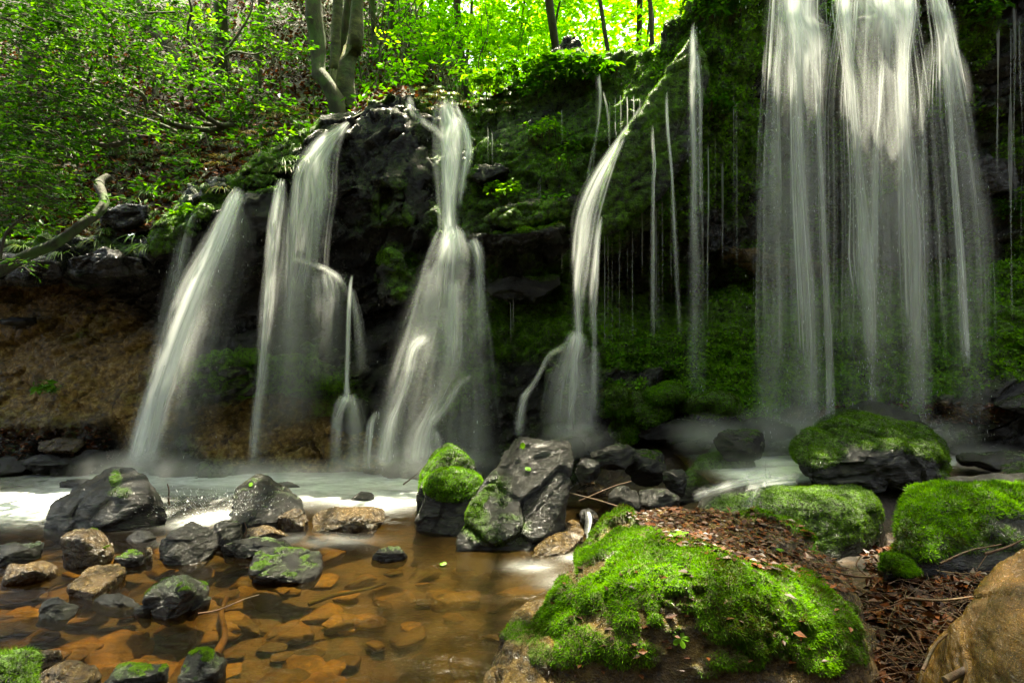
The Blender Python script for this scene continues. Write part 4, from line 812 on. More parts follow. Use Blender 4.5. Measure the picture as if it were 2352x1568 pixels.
fall('wide white curtain at the left of the great fall, over the right-hand cliff', [
  [(1835,-60,5.15,130,1),(1832,0,5.0,130,1),(1832,50,4.9,140,1),(1832,110,4.85,150,0.85),(1830,220,4.84,160,0.37),(1828,340,4.83,170,0.33),(1828,480,4.82,175,0.32),(1830,640,4.82,180,0.29),(1832,800,4.8,180,0.21),(1835,950,4.8,180,0.29),(1835,1010,4.8,190,0.17)],
  [(1820,20,4.9,50,1),(1828,110,4.86,30,1),(1830,250,4.85,28,0.81),(1836,400,4.84,34,0.9),(1846,560,4.83,40,0.9),(1856,700,4.82,46,0.78),(1866,900,4.82,50,0.45),(1866,1010,4.82,60,0.36)],
  [(1860,60,4.9,40,0.5),(1878,200,4.85,20,0.6),(1884,360,4.84,18,0.71),(1888,520,4.83,20,0.7),(1896,700,4.82,28,0.65),(1904,900,4.8,34,0.45),(1904,1010,4.8,44,0.36)],
  [(1795,60,4.9,20,0.6),(1778,180,4.86,26,0.5),(1775,320,4.85,40,0.44),(1770,480,4.84,60,0.4),(1768,700,4.84,70,0.39),(1766,920,4.82,70,0.34),(1766,1010,4.82,80,0.2)]], (34, 12, 6, 12), fine=True, drops=700)
fall('brightest curtain in the middle of the great fall, over the right-hand cliff', [
  [(2010,-60,5.15,180,1),(2010,0,5.0,190,1),(2008,50,4.9,200,0.9),(2010,130,4.86,230,0.42),(2010,240,4.85,260,0.33),(2015,380,4.84,270,0.33),(2020,540,4.83,280,0.32),(2022,700,4.82,290,0.26),(2020,850,4.8,290,0.17),(2020,960,4.8,290,0.18),(2020,1010,4.8,300,0.1)],
  [(2075,-40,5.1,70,1),(2078,30,4.92,70,1),(2075,120,4.86,44,1),(2075,230,4.85,34,0.85),(2082,360,4.84,44,0.81),(2090,520,4.83,60,0.82),(2095,680,4.82,60,0.78),(2100,820,4.8,60,0.52),(2100,950,4.8,60,0.45),(2100,1010,4.8,70,0.32)],
  [(1935,-30,5.1,50,1),(1940,40,4.92,50,1),(1950,150,4.86,30,0.8),(1962,300,4.85,30,0.67),(1975,460,4.84,44,0.72),(1985,600,4.83,70,0.9),(1995,720,4.82,50,0.9),(1998,850,4.81,44,0.78)],
  [(2025,140,4.86,20,0.6),(2018,250,4.85,16,0.81),(2008,400,4.84,20,0.74),(2005,560,4.83,24,0.73),(2003,740,4.82,30,.35),(2002,980,4.8,36,.15)]], (60, 16, 14, 5), fine=True, drops=1500)
fall('right-hand strand of the great fall, spreading from a narrow bright lip', [
  [(2150,-60,5.15,50,1),(2155,0,5.0,56,1),(2165,50,4.92,60,1),(2175,110,4.88,70,0.95),(2180,170,4.86,90,0.85),(2190,270,4.85,120,0.37),(2205,400,4.84,130,0.35),(2215,540,4.83,140,0.34),(2222,700,4.82,140,0.26),(2225,830,4.8,130,0.17),(2228,950,4.8,110,0.23),(2228,1010,4.8,120,0.13)],
  [(2170,140,4.88,30,0.9),(2182,260,4.86,14,0.9),(2190,380,4.85,14,0.9),(2202,540,4.84,16,0.9),(2212,700,4.83,20,0.85),(2220,850,4.82,20,0.59)],
  [(2130,100,4.9,14,0.5),(2122,240,4.86,26,0.45),(2118,420,4.85,30,0.43),(2122,600,4.84,30,0.44),(2122,780,4.82,34,.3),(2122,980,4.8,40,.15)]], (26, 6, 5), fine=True, drops=500)
fall('low white fall pouring over the slab in front of the right-hand pool', [
  [(1830,1092,4.05,60,.3),(1760,1098,3.95,90,.7),(1720,1104,3.9,70,.9),(1670,1116,3.75,50,.85),(1625,1128,3.6,36,.7),(1590,1144,3.45,30,.5)],
  [(1830,1105,3.98,60,.5),(1770,1112,3.8,40,.8),(1710,1122,3.7,36,.5)],
  [(1742,1125,3.7,60,.35),(1738,1150,3.5,80,.35),(1735,1200,3.3,90,.2)]], (8, 5, 6), layers=2, group=None)
fall('tiny trickle between the tilted slab and the huge mossy boulder', [
  [(1352,1172,3.65,10,.9),(1356,1190,3.55,14,1),(1352,1215,3.5,9,.9),(1348,1240,3.45,9,.8)]], (4,), layers=2, group=None)
# white splash where the water strikes
def splash(u, v, Y, w_, h, n, lb):
    V = []; 
    for i in range(n):
        a = FR.uniform(-1.35, 1.35); s = FR.random()**.6; b = P(u+FR.normal()*w_*.25, v, Y+FR.normal()*.06); t = np.linspace(0, 1, 3)[:, None]
        r = .0014*FR.uniform(.5, 1.5); d = np.array([math.sin(a)*w_/FX*Y*.5*s, FR.normal()*.05, math.cos(a)*h/FX*Y*s]); p = b+d; q = unit(d)*r*FR.uniform(1, 7); sd = np.array([r, 0, 0]); dp = np.array([0, r, 0])
        V.append([p-q, p+sd, p+dp, p-sd, p+q])
    V = np.array(V).reshape(-1, 3); T = np.array([[0,1,2],[0,2,3],[0,3,1],[4,2,1],[4,3,2],[4,1,3]]); F = (np.arange(n)[:, None, None]*5+T).reshape(-1, 3)
    tag(mesh('splash', V, F, M['drop'], smooth=False), lb, 'splash', kind='stuff')
splash(500, 1192, 3.95, 230, 70, 900, 'splashing droplets at the right foot of the glistening grey rock')
# ------------------------------------------------------------------ mist: real scattering volumes
def mistmat(dens):
    m, t, out, N, L = newmat('spray mist'); tc = N('TexCoord'); 
    ln = N('VectorMath', operation='LENGTH'); L(tc.outputs['Object'], ln.inputs[0])
    g = N('NewGeometry').outputs['Position']; n = noise(N, L, g, 3.2, 3, .6)
    d = mth(N, L, 'MULTIPLY', ramp(N, L, ln.outputs['Value'], [(0, (1, 1, 1)), (.55, (.35, .35, .35)), (1, (0, 0, 0))]), mth(N, L, 'MULTIPLY', ramp(N, L, n, [(.3, (.25, .25, .25)), (.7, (1, 1, 1))]), dens))
    v = N('VolumePrincipled'); v.inputs['Color'].default_value = (.97, 1, .97, 1); v.inputs['Anisotropy'].default_value = .2; L(d, v.inputs['Density']); L(v.outputs[0], out.inputs['Volume']); return m
M['mist'] = mistmat(4.0); M['mist2'] = mistmat(2.6)
for u, v, Y, rx, ry, rz, mt, lb in [(1810,1000,4.75,.7,.35,.3,'mist2','mist at the foot of the left curtain of the great fall'),(2080,1000,4.8,.75,.25,.2,'mist2','mist behind the big dark boulder'),(1740,1095,4.3,.6,.4,.2,'mist2','mist over the right-hand pool left of the dark boulder'),
    (2270,1075,4.4,.5,.3,.2,'mist2','mist over the white water at the right edge'),(1330,1010,4.75,.4,.25,.16,'mist2','mist behind the top of the tilted slab'),(1620,1000,4.6,.35,.25,.2,'mist2','mist over the flat shelf rock'),
    (960,1075,4.95,.95,.3,.2,'mist2','mist at the foot of the central fall'),(600,1085,4.95,1.2,.3,.14,'mist2','mist where the narrow fall meets the pool'),(320,1080,4.85,.6,.3,.2,'mist2','mist at the foot of the leaning jet')]:
    D, F = ico(3); o = mesh('mist', D, F, M[mt], origin=(0, 0, 0)); o.location = Vector(P(u, v, Y)); o.scale = (rx, ry, rz); tag(o, lb, 'mist', kind='stuff')
# ------------------------------------------------------------------ branches, trees, leaves
TR = np.random.default_rng(11)
# gaps in the crowns: (u, v, depth, radius) of the patches the sun reaches
for u, v, Y, r in [(300,1135,4.05,.30),(40,1165,4.6,.5),(480,1195,4.05,.25),(1045,1105,3.95,.2),(1290,1060,3.85,.12),(1120,385,5.5,.16),(1165,468,5.4,.18),(2330,910,4.6,.25),(1440,1150,3.95,.18),
    (1040,300,5.8,.3),(1840,20,5.0,.35),(2050,30,5.0,.6),(2170,80,5.0,.3),(195,1280,3.4,.12),(640,1290,3.25,.12),(400,1350,3.0,.12),(930,1140,4.7,.25),(620,1240,3.6,.15),(850,600,5.7,.12),(700,330,5.9,.25),(520,500,5.4,.2),(100,1330,3.1,.12),(800,1330,3.0,.2),(600,1450,2.6,.2),(1350,1310,3.2,.15),(500,560,5.25,.2),(450,670,5.15,.2),(410,780,5.1,.2),(715,420,5.7,.2),(625,520,5.3,.12),(1036,400,5.7,.2),(1025,640,5.2,.25),(1010,800,5.05,.25),(1360,450,5.0,.2),(1335,600,4.97,.2),(1310,880,4.8,.25),(1593,250,4.9,.2),(1830,200,4.85,.3),(1830,380,4.84,.3),(2010,220,4.85,.4),(2015,420,4.84,.3),(2190,250,4.85,.3),(960,1000,4.95,.2),(1390,1320,2.4,.16),(1560,1400,2.1,.1),(1200,290,5.7,.25),(1300,230,5.75,.25),(1400,190,5.75,.25),(1250,470,5.4,.25),(1640,90,5.1,.25),(1500,290,5.15,.2),(1130,250,6,.2),(610,380,5.8,.2),(420,500,5.7,.2)]:
    SUNT.append((*P(u, v, Y), r))
SUNT = np.array(SUNT); SD_ = np.array(SUND)
def sungap(p, mg=.45):
    d = p-SUNT[:, :3]; t = d@SD_; q = np.linalg.norm(d-t[:, None]*SD_, axis=1)
    return bool(((q < SUNT[:, 3]+mg) & (t > .8)).any())
def tube(mb, pts, r0, r1, seg=8, n=None, wob=.0, rad=None):
    c = resample(np.array(pts, float), n or max(6, len(pts)*5)); k = len(c); t = np.linspace(0, 1, k)
    r = np.interp(t, np.linspace(0, 1, len(rad)), rad) if rad is not None else r0+(r1-r0)*t
    d = unit(np.gradient(c, axis=0)); ref = np.array([.31, .17, .93]); a = unit(np.cross(d, ref)); b = np.cross(d, a)
    th = np.linspace(0, 2*math.pi, seg, endpoint=False)
    V = c[:, None]+(a[:, None]*np.cos(th)[None, :, None]+b[:, None]*np.sin(th)[None, :, None])*r[:, None, None]
    V = V.reshape(-1, 3)
    if wob: V += fbm(V, 2.5, 3, 3)[:, None]*wob
    i = np.arange(k*seg).reshape(k, seg); j = np.roll(i, -1, 1)
    F = np.stack([i[:-1].ravel(), j[:-1].ravel(), j[1:].ravel(), i[1:].ravel()], 1)
    n0 = len(V); V = np.vstack([V, c[:1], c[-1:]])
    cap = np.concatenate([np.stack([j[0], i[0], np.full(seg, n0)], 1), np.stack([i[-1], j[-1], np.full(seg, n0+1)], 1)])
    mb.add(V, F); mb.add(V, cap); return c
def leaves(c, d, ln, wd, rng, flat=.35, rnd=None, droop=.15, bend=.25):
    """folded four-point leaves: centres c, directions d"""
    n = len(c); d = unit(d+np.array([0, 0, -droop])); up = unit(np.array([0, 0, 1.])+flat*rng.normal(size=(n, 3))); s = unit(np.cross(d, up)); up = np.cross(s, d)
    L_ = (ln*(.6+.8*rng.random(n)))[:, None]; W_ = L_*wd
    a = c; b = c+d*L_*.45+s*W_*.5+up*L_*bend*.3; e = c+d*L_-up*L_*bend*.3; f = c+d*L_*.45-s*W_*.5+up*L_*bend*.3
    V = np.stack([a, b, e, f], 1).reshape(-1, 3); i = np.arange(n)*4
    F = np.concatenate([np.stack([i, i+1, i+2], 1), np.stack([i, i+2, i+3], 1)])
    r = rng.random(n) if rnd is None else rnd
    return V, F, np.repeat(np.clip(r, 0, 1), 4)
def spray(lm, tm, p, n, rad, ln, rng, dirn=None, tone=0.5, twig=True, wd=.5, thin=.18, step=None):
    """one flat leafy twig fan around p, growing along dirn"""
    d = unit(np.array([rng.normal(), rng.normal(), .1*rng.normal()]) if dirn is None else np.asarray(dirn)+.4*rng.normal(size=3)*np.array([1, 1, .3])); s = unit(np.cross(d, [0, 0, 1.]))
    t = rng.random(n)**.8; w_ = (rng.random(n)*2-1)*(.25+.75*np.sin(t*math.pi*.9+.2)); c = p+d*(t*rad*2)[:, None]+s*(w_*rad*.8)[:, None]
    c[:, 2] += -.25*rad*t**2+rng.normal(size=n)*rad*thin*.5
    dd = d[None]*.8+s[None]*np.sign(w_)[:, None]*.8+rng.normal(size=(n, 3))*.35
    lm.add(*leaves(c, dd, ln, wd, rng, rnd=tone+.2*rng.normal(size=n)))
    if twig and tm is not None:
        tube(tm, [p-d*rad*.4, p+d*rad*.5, p+d*rad*1.2+np.array([0, 0, -.1*rad]), p+d*rad*1.9+np.array([0, 0, -.25*rad])], .004, .0012, 4, 6)
        for k in range(3):
            q = p+d*rad*(.3+.45*k); g = s*(1 if k % 2 else -1)
            tube(tm, [q, q+(d*.5+g)*rad*.35, q+(d*.7+g*1.3)*rad*.55], .0022, .001, 3, 4)
def zp(pts, zx0=0, zy0=0, zs=.4028): return [(zx0+a*zs, zy0+b*zs) for a, b in pts]
def curve(pts, Y0, Y1):
    n = len(pts); return [P(u, v, Y0+(Y1-Y0)*i/(n-1)) for i, (u, v) in enumerate(pts)]
# --- the sprawling shrubs in front of the left hillside
def shrub(label, branches, regions, seed, tone=.45, mat='bark', nm='sprawling_shrub', leafln=.048, lm_='leaf'):
    rng = np.random.default_rng(seed); b0 = branches[0]; root = curve(b0[0][:2], b0[1], b0[1])[0]
    t = thing(nm, root, label, 'shrub', 'shrubs sprawling over the left hillside')
    for pts, Y0, Y1, r0, r1 in branches:
        mb = MB(); tube(mb, curve(pts, Y0, Y1), r0, r1, 8, len(pts)*6, wob=.01); build(mb, 'branch', M[mat], t)
    lm, tm = MB(), MB()
    for u, v, ru, rv, Y, n in regions:
        for i in range(int(n*.85)):
            a = rng.uniform(0, 2*math.pi); r = math.sqrt(rng.random()); p = P(u+math.cos(a)*r*ru, v+math.sin(a)*r*rv, Y+rng.normal()*.35)
            if sungap(p, -.02): continue
            spray(lm, tm, p, int(rng.integers(12, 30)), rng.uniform(.09, .19), leafln*Y/5.2, rng, tone=np.clip(tone-.08+.3*rng.normal(), 0, 1), dirn=(rng.normal()*.8, -.4+rng.normal()*.6, .05))
    f = build(lm, 'foliage', M[lm_], t, smooth=False); tw = build(tm, 'twigs', M[mat], t)
    return t
B1 = zp([(1330,705),(1200,740),(1050,725),(950,690),(850,620),(810,540),(700,480),(640,400),(625,340),(640,200),(680,120),(760,85),(880,75),(1000,70)])
B2 = zp([(1330,712),(1250,710),(1150,640),(1110,560),(1090,480),(1100,400),(1080,280),(1070,150),(1090,60),(1060,-40)])
B3 = zp([(1250,722),(1150,700),(1060,640),(1040,560),(1080,500),(1180,430),(1230,370),(1330,300),(1450,310),(1530,280)])
B3b = zp([(905,550),(900,480),(960,450),(1060,380),(1130,340),(1210,330),(1300,270),(1380,160),(1430,60),(1440,-30)])
B4 = zp([(1130,430),(1080,400),(1020,340),(940,240),(880,180),(830,100),(790,-20)])
B5 = zp([(1010,760),(900,710),(750,660),(620,600),(500,565),(380,500),(250,470)])
B6 = zp([(720,770),(710,810),(620,830),(540,815),(450,795),(370,780),(280,740),(180,700),(0,690)])
B7 = zp([(605,735),(560,745),(500,755),(440,780),(370,800),(290,830),(190,835)])
B8 = zp([(-60,1560),(0,1540),(150,1460),(330,1380),(480,1270),(560,1210),(597,1150),(570,1080),(560,1045),(610,1010)])
B9 = zp([(0,1480),(40,1330),(120,1250),(200,1180),(240,1080),(330,970),(385,890),(380,820)])
B10 = zp([(1350,700),(1420,710),(1470,660),(1530,570),(1600,440),(1660,360)])
B11 = zp([(1320,690),(1310,600),(1290,520),(1310,400),(1290,300)])
B12 = zp([(1270,720),(1380,640),(1440,560),(1480,450),(1540,380)])
shrub('large shrub whose bow-shaped stems sweep out of one clump under the upper slope', [(B1,6.6,5.4,.035,.008),(B2,6.6,5.7,.03,.01),(B3,6.6,5.8,.028,.006),(B10,6.6,6.2,.012,.004),(B11,6.6,6.3,.012,.003),(B12,6.6,6.2,.01,.003)],
  [(330,230,120,110,5.5,60),(470,120,150,80,5.8,60),(560,210,90,60,6.0,55),(300,60,110,50,5.5,40),(420,330,70,50,5.8,10),(620,300,60,60,6.2,18)], 21, .45)
shrub('shrub with a thick leaning dead limb and crooked side stem high on the slope', [(B4,7.4,7.8,.075,.05),(B3b,6.4,6.6,.022,.01)], [(480,40,160,40,6.6,40),(640,90,80,40,6.8,26),(420,160,60,40,6.4,16)], 23, .55)
shrub('dense leafy shrub filling the far left with knotted horizontal stems', [(B6,5.2,4.9,.028,.014),(B7,5.3,5.0,.022,.01),(B5,5.8,5.3,.022,.006)]+[(zp(q),5.4,5.0,.02,.008) for q in ([(720,250),(450,240),(300,190),(150,170),(0,95)],[(560,240),(430,250),(250,265),(130,235),(-20,205)],[(640,570),(520,520),(380,560),(200,600),(0,560)],[(480,680),(470,600),(500,480),(520,380),(545,340)],[(170,540),(180,440),(225,400),(190,370)])],
  [(80,90,150,70,4.9,80),(110,230,160,60,4.8,95),(230,150,130,60,5.1,70),(60,330,100,50,4.6,55),(180,320,120,50,4.9,60),(280,270,80,40,5.1,36),(230,30,130,40,5.2,50),(60,10,140,40,5.4,50)], 25, .42)
shrub('young bright-leaved shrub on the ridge between the beeches and the central fall', [([(1000,200),(985,120),(960,60),(950,-20)],7.6,7.8,.012,.005),([(1000,200),(1030,120),(1060,50)],7.6,7.8,.01,.004)], [(960,110,60,50,7.8,34),(1000,60,80,50,8.0,40),(930,170,30,20,7.4,10)], 29, .3, lm_='leaf_far')
shrub('young bright-leaved shrub behind the lip of the central fall', [([(1110,215),(1100,140),(1120,70),(1110,-20)],7.4,7.8,.01,.004),([(1120,215),(1150,150),(1190,80)],7.4,7.8,.01,.004)], [(1090,120,70,50,7.8,40),(1160,90,70,60,8.0,40),(1130,180,50,16,7.2,16)], 31, .4, lm_='leaf_far')
shrub('low bushes at the top left corner behind the dense shrub', [(zp([(-60,120),(120,60),(300,20),(420,-60)]),7.6,8.4,.03,.015)], [(60,40,160,50,8.2,60),(250,20,130,40,8.6,50),(380,60,80,40,8.2,24)], 33, .5)
shrub('low shrub reaching in from the left edge below the dense one', [(zp([(-40,1010),(80,970),(200,930),(300,890)]),4.6,4.8,.02,.012),(B9,4.5,4.9,.012,.005)],
  [(40,420,90,50,4.4,60),(100,470,80,30,4.5,30),(20,500,50,30,4.4,20),(30,600,20,10,4.4,4),(60,370,80,30,4.4,26)], 27, .62)
mb = MB(); c = tube(mb, curve(B8, 4.7, 5.5), .05, .04, 12, 60, wob=.02, rad=[.055,.05,.045,.042,.04,.04,.045,.035])
o = thing('crooked_tree', P(240, 410, 5.5), 'long mossy crooked bare stem hanging from the bank down to the lower left edge', 'tree'); build(mb, 'trunk', M['mossbark'], o)
# --- trees
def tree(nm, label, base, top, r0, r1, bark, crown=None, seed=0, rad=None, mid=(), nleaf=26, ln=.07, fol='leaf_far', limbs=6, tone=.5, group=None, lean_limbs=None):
    rng = np.random.default_rng(seed); base = np.array(base); top = np.array(top); t = thing(nm, base, label, 'tree', group)
    mb = MB(); h = top-base; pts = [base+h*k+np.array([rng.normal(), rng.normal(), 0])*.03*np.linalg.norm(h)*(0 < k < 1) for k in (0, .25, .5, .75, 1)] if not len(mid) else [base]+[np.array(q) for q in mid]+[top]
    c = tube(mb, pts, r0, r1, 12, 40, wob=r0*.25, rad=rad); build(mb, 'trunk', M[bark], t)
    if crown:
        lm, tm, bm_ = MB(), MB(), MB(); cx, cr, cz0, cz1, n = crown
        ends = []
        for i in range(limbs):
            k = int(len(c)*(.5+.45*i/limbs)); a = rng.uniform(0, 6.28); R = cr*rng.uniform(.5, 1); e = c[min(k, len(c)-1)]+np.array([math.cos(a)*R, math.sin(a)*R, rng.uniform(.3, 1.3)])
            s0 = c[min(k, len(c)-1)]; md = s0*.6+e*.4+np.array([0, 0, .25])
            if any(sungap(s0*(1-f)+e*f, .12) for f in (.15, .35, .55, .75, 1)): continue
            tube(bm_, [s0, md, e], r1*.6+.004, .004, 6, 12)
        for i in range(n):
            u_ = unit(rng.normal(size=3))*rng.random()**.35; z = cz0+(cz1-cz0)*(.5+.5*u_[2]); cc = np.array([base[0]+(top[0]-base[0])*min(1, (z-base[2])/max(.1, h[2])), base[1]+(top[1]-base[1])*min(1, (z-base[2])/max(.1, h[2]))])+np.array(cx)
            p = np.array([cc[0]+u_[0]*cr, cc[1]+u_[1]*cr, z])
            if vn(p[None]*.9, seed)[0] < -.28 or sungap(p): continue
            spray(lm, tm if i % 3 == 0 else None, p, nleaf, rng.uniform(.22, .42), ln, rng, tone=tone+.2*vn(p[None]*.6, 7)[0], twig=i % 3 == 0, thin=.35)
        if bm_.V: build(bm_, 'limbs', M[bark], t)
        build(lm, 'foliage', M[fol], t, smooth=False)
        if tm.V: build(tm, 'twigs', M['bark'], t)
    return t
def gp(u, Y):
    x = (u-1176)/FX*Y; return np.array([x, Y, float(hillz(np.array(x), np.array(Y)))-.1])
def tr(nm, lb, u0, Y0, u1, v1, Y1, r0, r1, bark, h=None, mid=(), bv=None, **k):
    b = gp(u0, Y0) if bv is None else P(u0, bv, Y0); e = P(u1, v1, Y1)
    d = (e-b); ext = b+d*((h or 5)/max(d[2], .5)); m_ = [P(*q) for q in mid]
    return tree(nm, lb, b, ext if not len(m_) else e+unit(e-m_[-1])*(h or 2), r0, r1, bark, mid=m_, **k)
tr('beech_tree', 'dark mossy beech trunk, the left one of the clump at the cliff lip', 785, 6.45, 722, -40, 6.5, .13, .085, 'mossbark', bv=290, mid=[(765,215,6.45),(742,160,6.45),(729,80,6.5)], h=4, crown=((0, .6), 2.3, 6.6, 9.5, 110), seed=41, rad=[.1,.085,.075,.068,.062,.06,.05])
tr('beech_tree', 'pale slim beech trunk in the middle of the clump at the cliff lip', 768, 7.2, 776, -40, 7.2, .075, .06, 'beech', bv=260, mid=[(765,160,7.2),(770,80,7.2)], h=5, crown=((0, 1), 2.0, 7.4, 10.5, 100), seed=43, rad=[.07,.06,.055,.055,.05])
tr('beech_tree', 'pale mottled beech trunk, the right one of the clump at the cliff lip', 798, 6.6, 832, -60, 6.6, .12, .085, 'beech', bv=290, mid=[(797,190,6.6),(806,110,6.6),(822,20,6.6)], h=5, crown=((.5, .8), 2.4, 7.0, 10.5, 120), seed=45, rad=[.105,.085,.076,.07,.066,.05])
FT = [ # label, u0, Y0, u_top, r, crown radius, tone
 ('tree with a thick green-grey trunk leaning slightly on the upper left slope', 512, 9.2, 494, .12, 2.4, .4),
 ('thin brown trunk beside the thick one on the upper left slope', 590, 8.6, 575, .055, 1.8, .45),
 ('dark straight tree rising behind the clump of beeches', 905, 10.5, 905, .075, 2.6, .5),
 ('leaning slender tree at the right of the beech clump', 862, 9.0, 915, .04, 2.2, .5),
 ('crooked young tree behind the central fall', 960, 11.5, 1010, .035, 2.6, .55),
 ('slim tree far behind the central fall', 1065, 13.5, 1050, .04, 3.0, .6),
 ('slim forked-looking tree left of the pointed rock', 1150, 10.0, 1245, .02, 2.6, .65),
 ('slanting thin tree directly left of the pointed rock', 1240, 9.0, 1300, .02, 2.6, .7),
 ('leaning dark stem right of the pointed rock', 1420, 7.2, 1340, .028, 2.4, .8),
 ('second leaning dark stem right of the pointed rock', 1445, 7.6, 1385, .025, 2.4, .85),
 ('leaning dark stem nearest the leaning slab', 1505, 7.0, 1455, .028, 2.2, .9),
 ('distant tree behind the stems by the leaning slab', 1470, 13.0, 1490, .035, 3.4, 1.0),
 ('distant tree in the gap over the dripping mossy knobs', 1340, 15.0, 1330, .04, 3.6, .85),
 ('distant pale tree over the central fall', 1110, 17.0, 1120, .045, 4.0, .7),
 ('distant tree seen between the beeches and the dark straight tree', 870, 15.0, 860, .06, 3.0, .55),
 ('tall tree at the top left corner of the hillside', 230, 10.5, 215, .11, 2.8, .45),
 ('tree on the slope above the dense shrub', 60, 9.5, 40, .1, 2.6, .4),
]
for i, (lb, u0, Y0, u1, r, cr, tone) in enumerate(FT):
    low = Y0 > 8.7 and u0 > 820
    zb = gp(u0, Y0)[2]
    tr('forest_tree', lb, u0, Y0, u1, -60, Y0-.2, r, r*.6, 'bark' if i % 3 else 'mossbark', h=9 if Y0 > 8 else 6, group='trees on the slope and plateau above the falls', seed=60+i,
       crown=((0, 0), cr, max(zb+.4, 3.9) if low else zb+3.2, zb+9.5, int(130*cr) if low else 110), ln=.085+.004*Y0, nleaf=26, tone=tone, limbs=8)
# trees added so their out-of-frame crowns roof and shade the gorge
for i, (x, y, lb) in enumerate([(3.2, 7.6, 'tall added shade tree on the plateau right above the great fall'), (5.4, 9.6, 'tall added shade tree farther back on the right plateau'), (.9, 8.6, 'added shade tree on the plateau behind the leaning slab'), (2.2, 11.5, 'added shade tree farther back on the plateau above the great fall'),(-.6,9.4,'added shade tree on the plateau just behind the central fall'),(-2.6,8.2,'tall added shade tree on the slope behind the beeches'),(-5.2,7.6,'tall added shade tree on the slope behind the dense shrub')]):
    b = np.array([x, y, float(hillz(np.array(x), np.array(y)))-.1])
    tree('forest_tree', lb, b, b+np.array([-.3, -2.6, 8.5]), .06, .04, 'bark', crown=((0, -1.6), 3.3, b[2]+3.4, b[2]+8.5, 420), seed=90+i, ln=.11, nleaf=26, tone=.6, group='trees on the slope and plateau above the falls')
for i, (x, y, lb) in enumerate([(-4.5, -4.5, 'added unseen tree on the near bank, behind the viewer to the left'), (-1.2, -4.2, 'added unseen tree on the near bank, directly behind the viewer'), (2.2, -4.6, 'added unseen tree on the near bank, behind the viewer to the right'), (5.5, -3.5, 'added unseen tree on the near bank at the far right'), (-7.5, -1.5, 'added unseen tree on the near bank at the far left')]):  # unseen trees added behind the camera, screening the rocks from open sky
    b = np.array([x, y, 2.2+.5*i % 1])
    tree('forest_tree', lb, b, b+np.array([.2, .9, 7.5]), .13, .06, 'bark', crown=((0, .8), 3.4, b[2]+1.0, b[2]+7.5, 330), fol='leaf_dull', seed=120+i, ln=.17, nleaf=26, tone=.5, group='added unseen trees on the near bank')
# far wood that closes the view
rng = np.random.default_rng(99); lm = MB()
for i in range(2600):
    Y = rng.uniform(14, 30); x = rng.uniform(-.75, .55)*Y; z = rng.uniform(3.0, 3.0+.55*Y); p = np.array([x, Y, z])
    if vn(p[None]*.35, 3)[0] < -.25+.015*(z-4): continue
    spray(lm, None, p, 24, rng.uniform(.5, .9), .26, rng, tone=.7, twig=False, thin=.6)
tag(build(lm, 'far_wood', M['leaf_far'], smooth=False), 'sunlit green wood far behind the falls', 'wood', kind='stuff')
# thin undergrowth stems on the slope ridge
rng = np.random.default_rng(100); mb = MB()
for i in range(170):
    u = rng.uniform(0, 1180) if i < 120 else rng.uniform(820, 1180); Y = rng.uniform(7.2, 14); b = gp(u, Y); d = np.array([rng.normal()*.35, rng.normal()*.3, 1.])*rng.uniform(.6, 2.2)
    tube(mb, [b, b+d*.5+rng.normal(size=3)*.06, b+d], .012, .004, 4, 8)
tag(build(mb, 'undergrowth_stems', M['bark']), 'tangle of thin bare stems along the top of the slope', 'undergrowth', kind='stuff')
# leaf litter and grass on the hillside
rng = np.random.default_rng(101)
def scat_hill(n, f=None):
    u = rng.uniform(-60, 1150, n*2); v = rng.uniform(-60, 600, n*2); out = []
    for a, b in zip(u, v):
        if f is not None and rng.random() > f(a, b): continue
        r = BH.ray_cast(ORG, Vector(((a-1176)/FX, 1, -(b-784)/FX)).normalized(), 16)
        if r[0] is not None: out.append([*r[0], *r[1]])
        if len(out) >= n: break
    return np.array(out)
q = scat_hill(26000); n = len(q); V, F, A = leaves(q[:, :3]+np.array([0, 0, .01]), rng.normal(size=(n, 3))*np.array([1, 1, .35]), .075, .55, rng, flat=.8, droop=0)
tag(mesh('leaf_litter', V, F, M['litter'], smooth=False, attrs={'rnd': A}), 'brown fallen leaves covering the slope', 'leaf litter', kind='stuff')
q = scat_hill(9000, lambda a, b: max(0., min(1., .1+1.6*(vn(np.array([[a*.012, b*.02, 3.]]), 8)[0]+.1)))); n = len(q); V, F, A = leaves(q[:, :3]+np.array([0, 0, .04])+rng.random((n, 1))*np.array([0, 0, .16]), rng.normal(size=(n, 3))*np.array([1, 1, .4]), .085, .42, rng, flat=.5, droop=.1)
tag(mesh('slope_herbs', V, F, M['leaf'], smooth=False, attrs={'rnd': A*.8}), 'patches of low green herbs and ferns growing through the leaf litter of the slope', 'ground cover', kind='stuff')
def grass_tufts(name, pts, nb, ln, rng, mat='grass', wd=.006, tone=.4, fwd=(0, -.5, 0)):
    Vs, As = [], []; n = 0; Fs = []
    for p in pts:
        tn = np.clip(tone+.22*rng.normal(), 0, 1)
        for k in range(nb):
            a = rng.uniform(0, 6.28); d = unit(np.array([math.cos(a), math.sin(a), .9])+np.array(fwd)); L_ = ln*rng.uniform(.5, 1.15); s = unit(np.cross(d, [0, 0, 1.]))*wd
            c = [p+d*L_*t+np.array([0, 0, -1.])*L_*.85*t*t for t in (0, .4, .75, 1)]
            V = [c[0]-s*.5, c[0]+s*.5, c[1]+s*.5, c[1]-s*.5, c[2]+s*.35, c[2]-s*.35, c[3]]
            Vs += V; As += [tn+.1*rng.normal()]*7; F = np.array([[0,1,2],[0,2,3],[3,2,4],[3,4,5],[5,4,6]])+n; Fs.append(F); n += 7
    return mesh(name, np.array(Vs), np.vstack(Fs), M[mat], smooth=False, attrs={'rnd': np.clip(As, 0, 1)})
pts = []
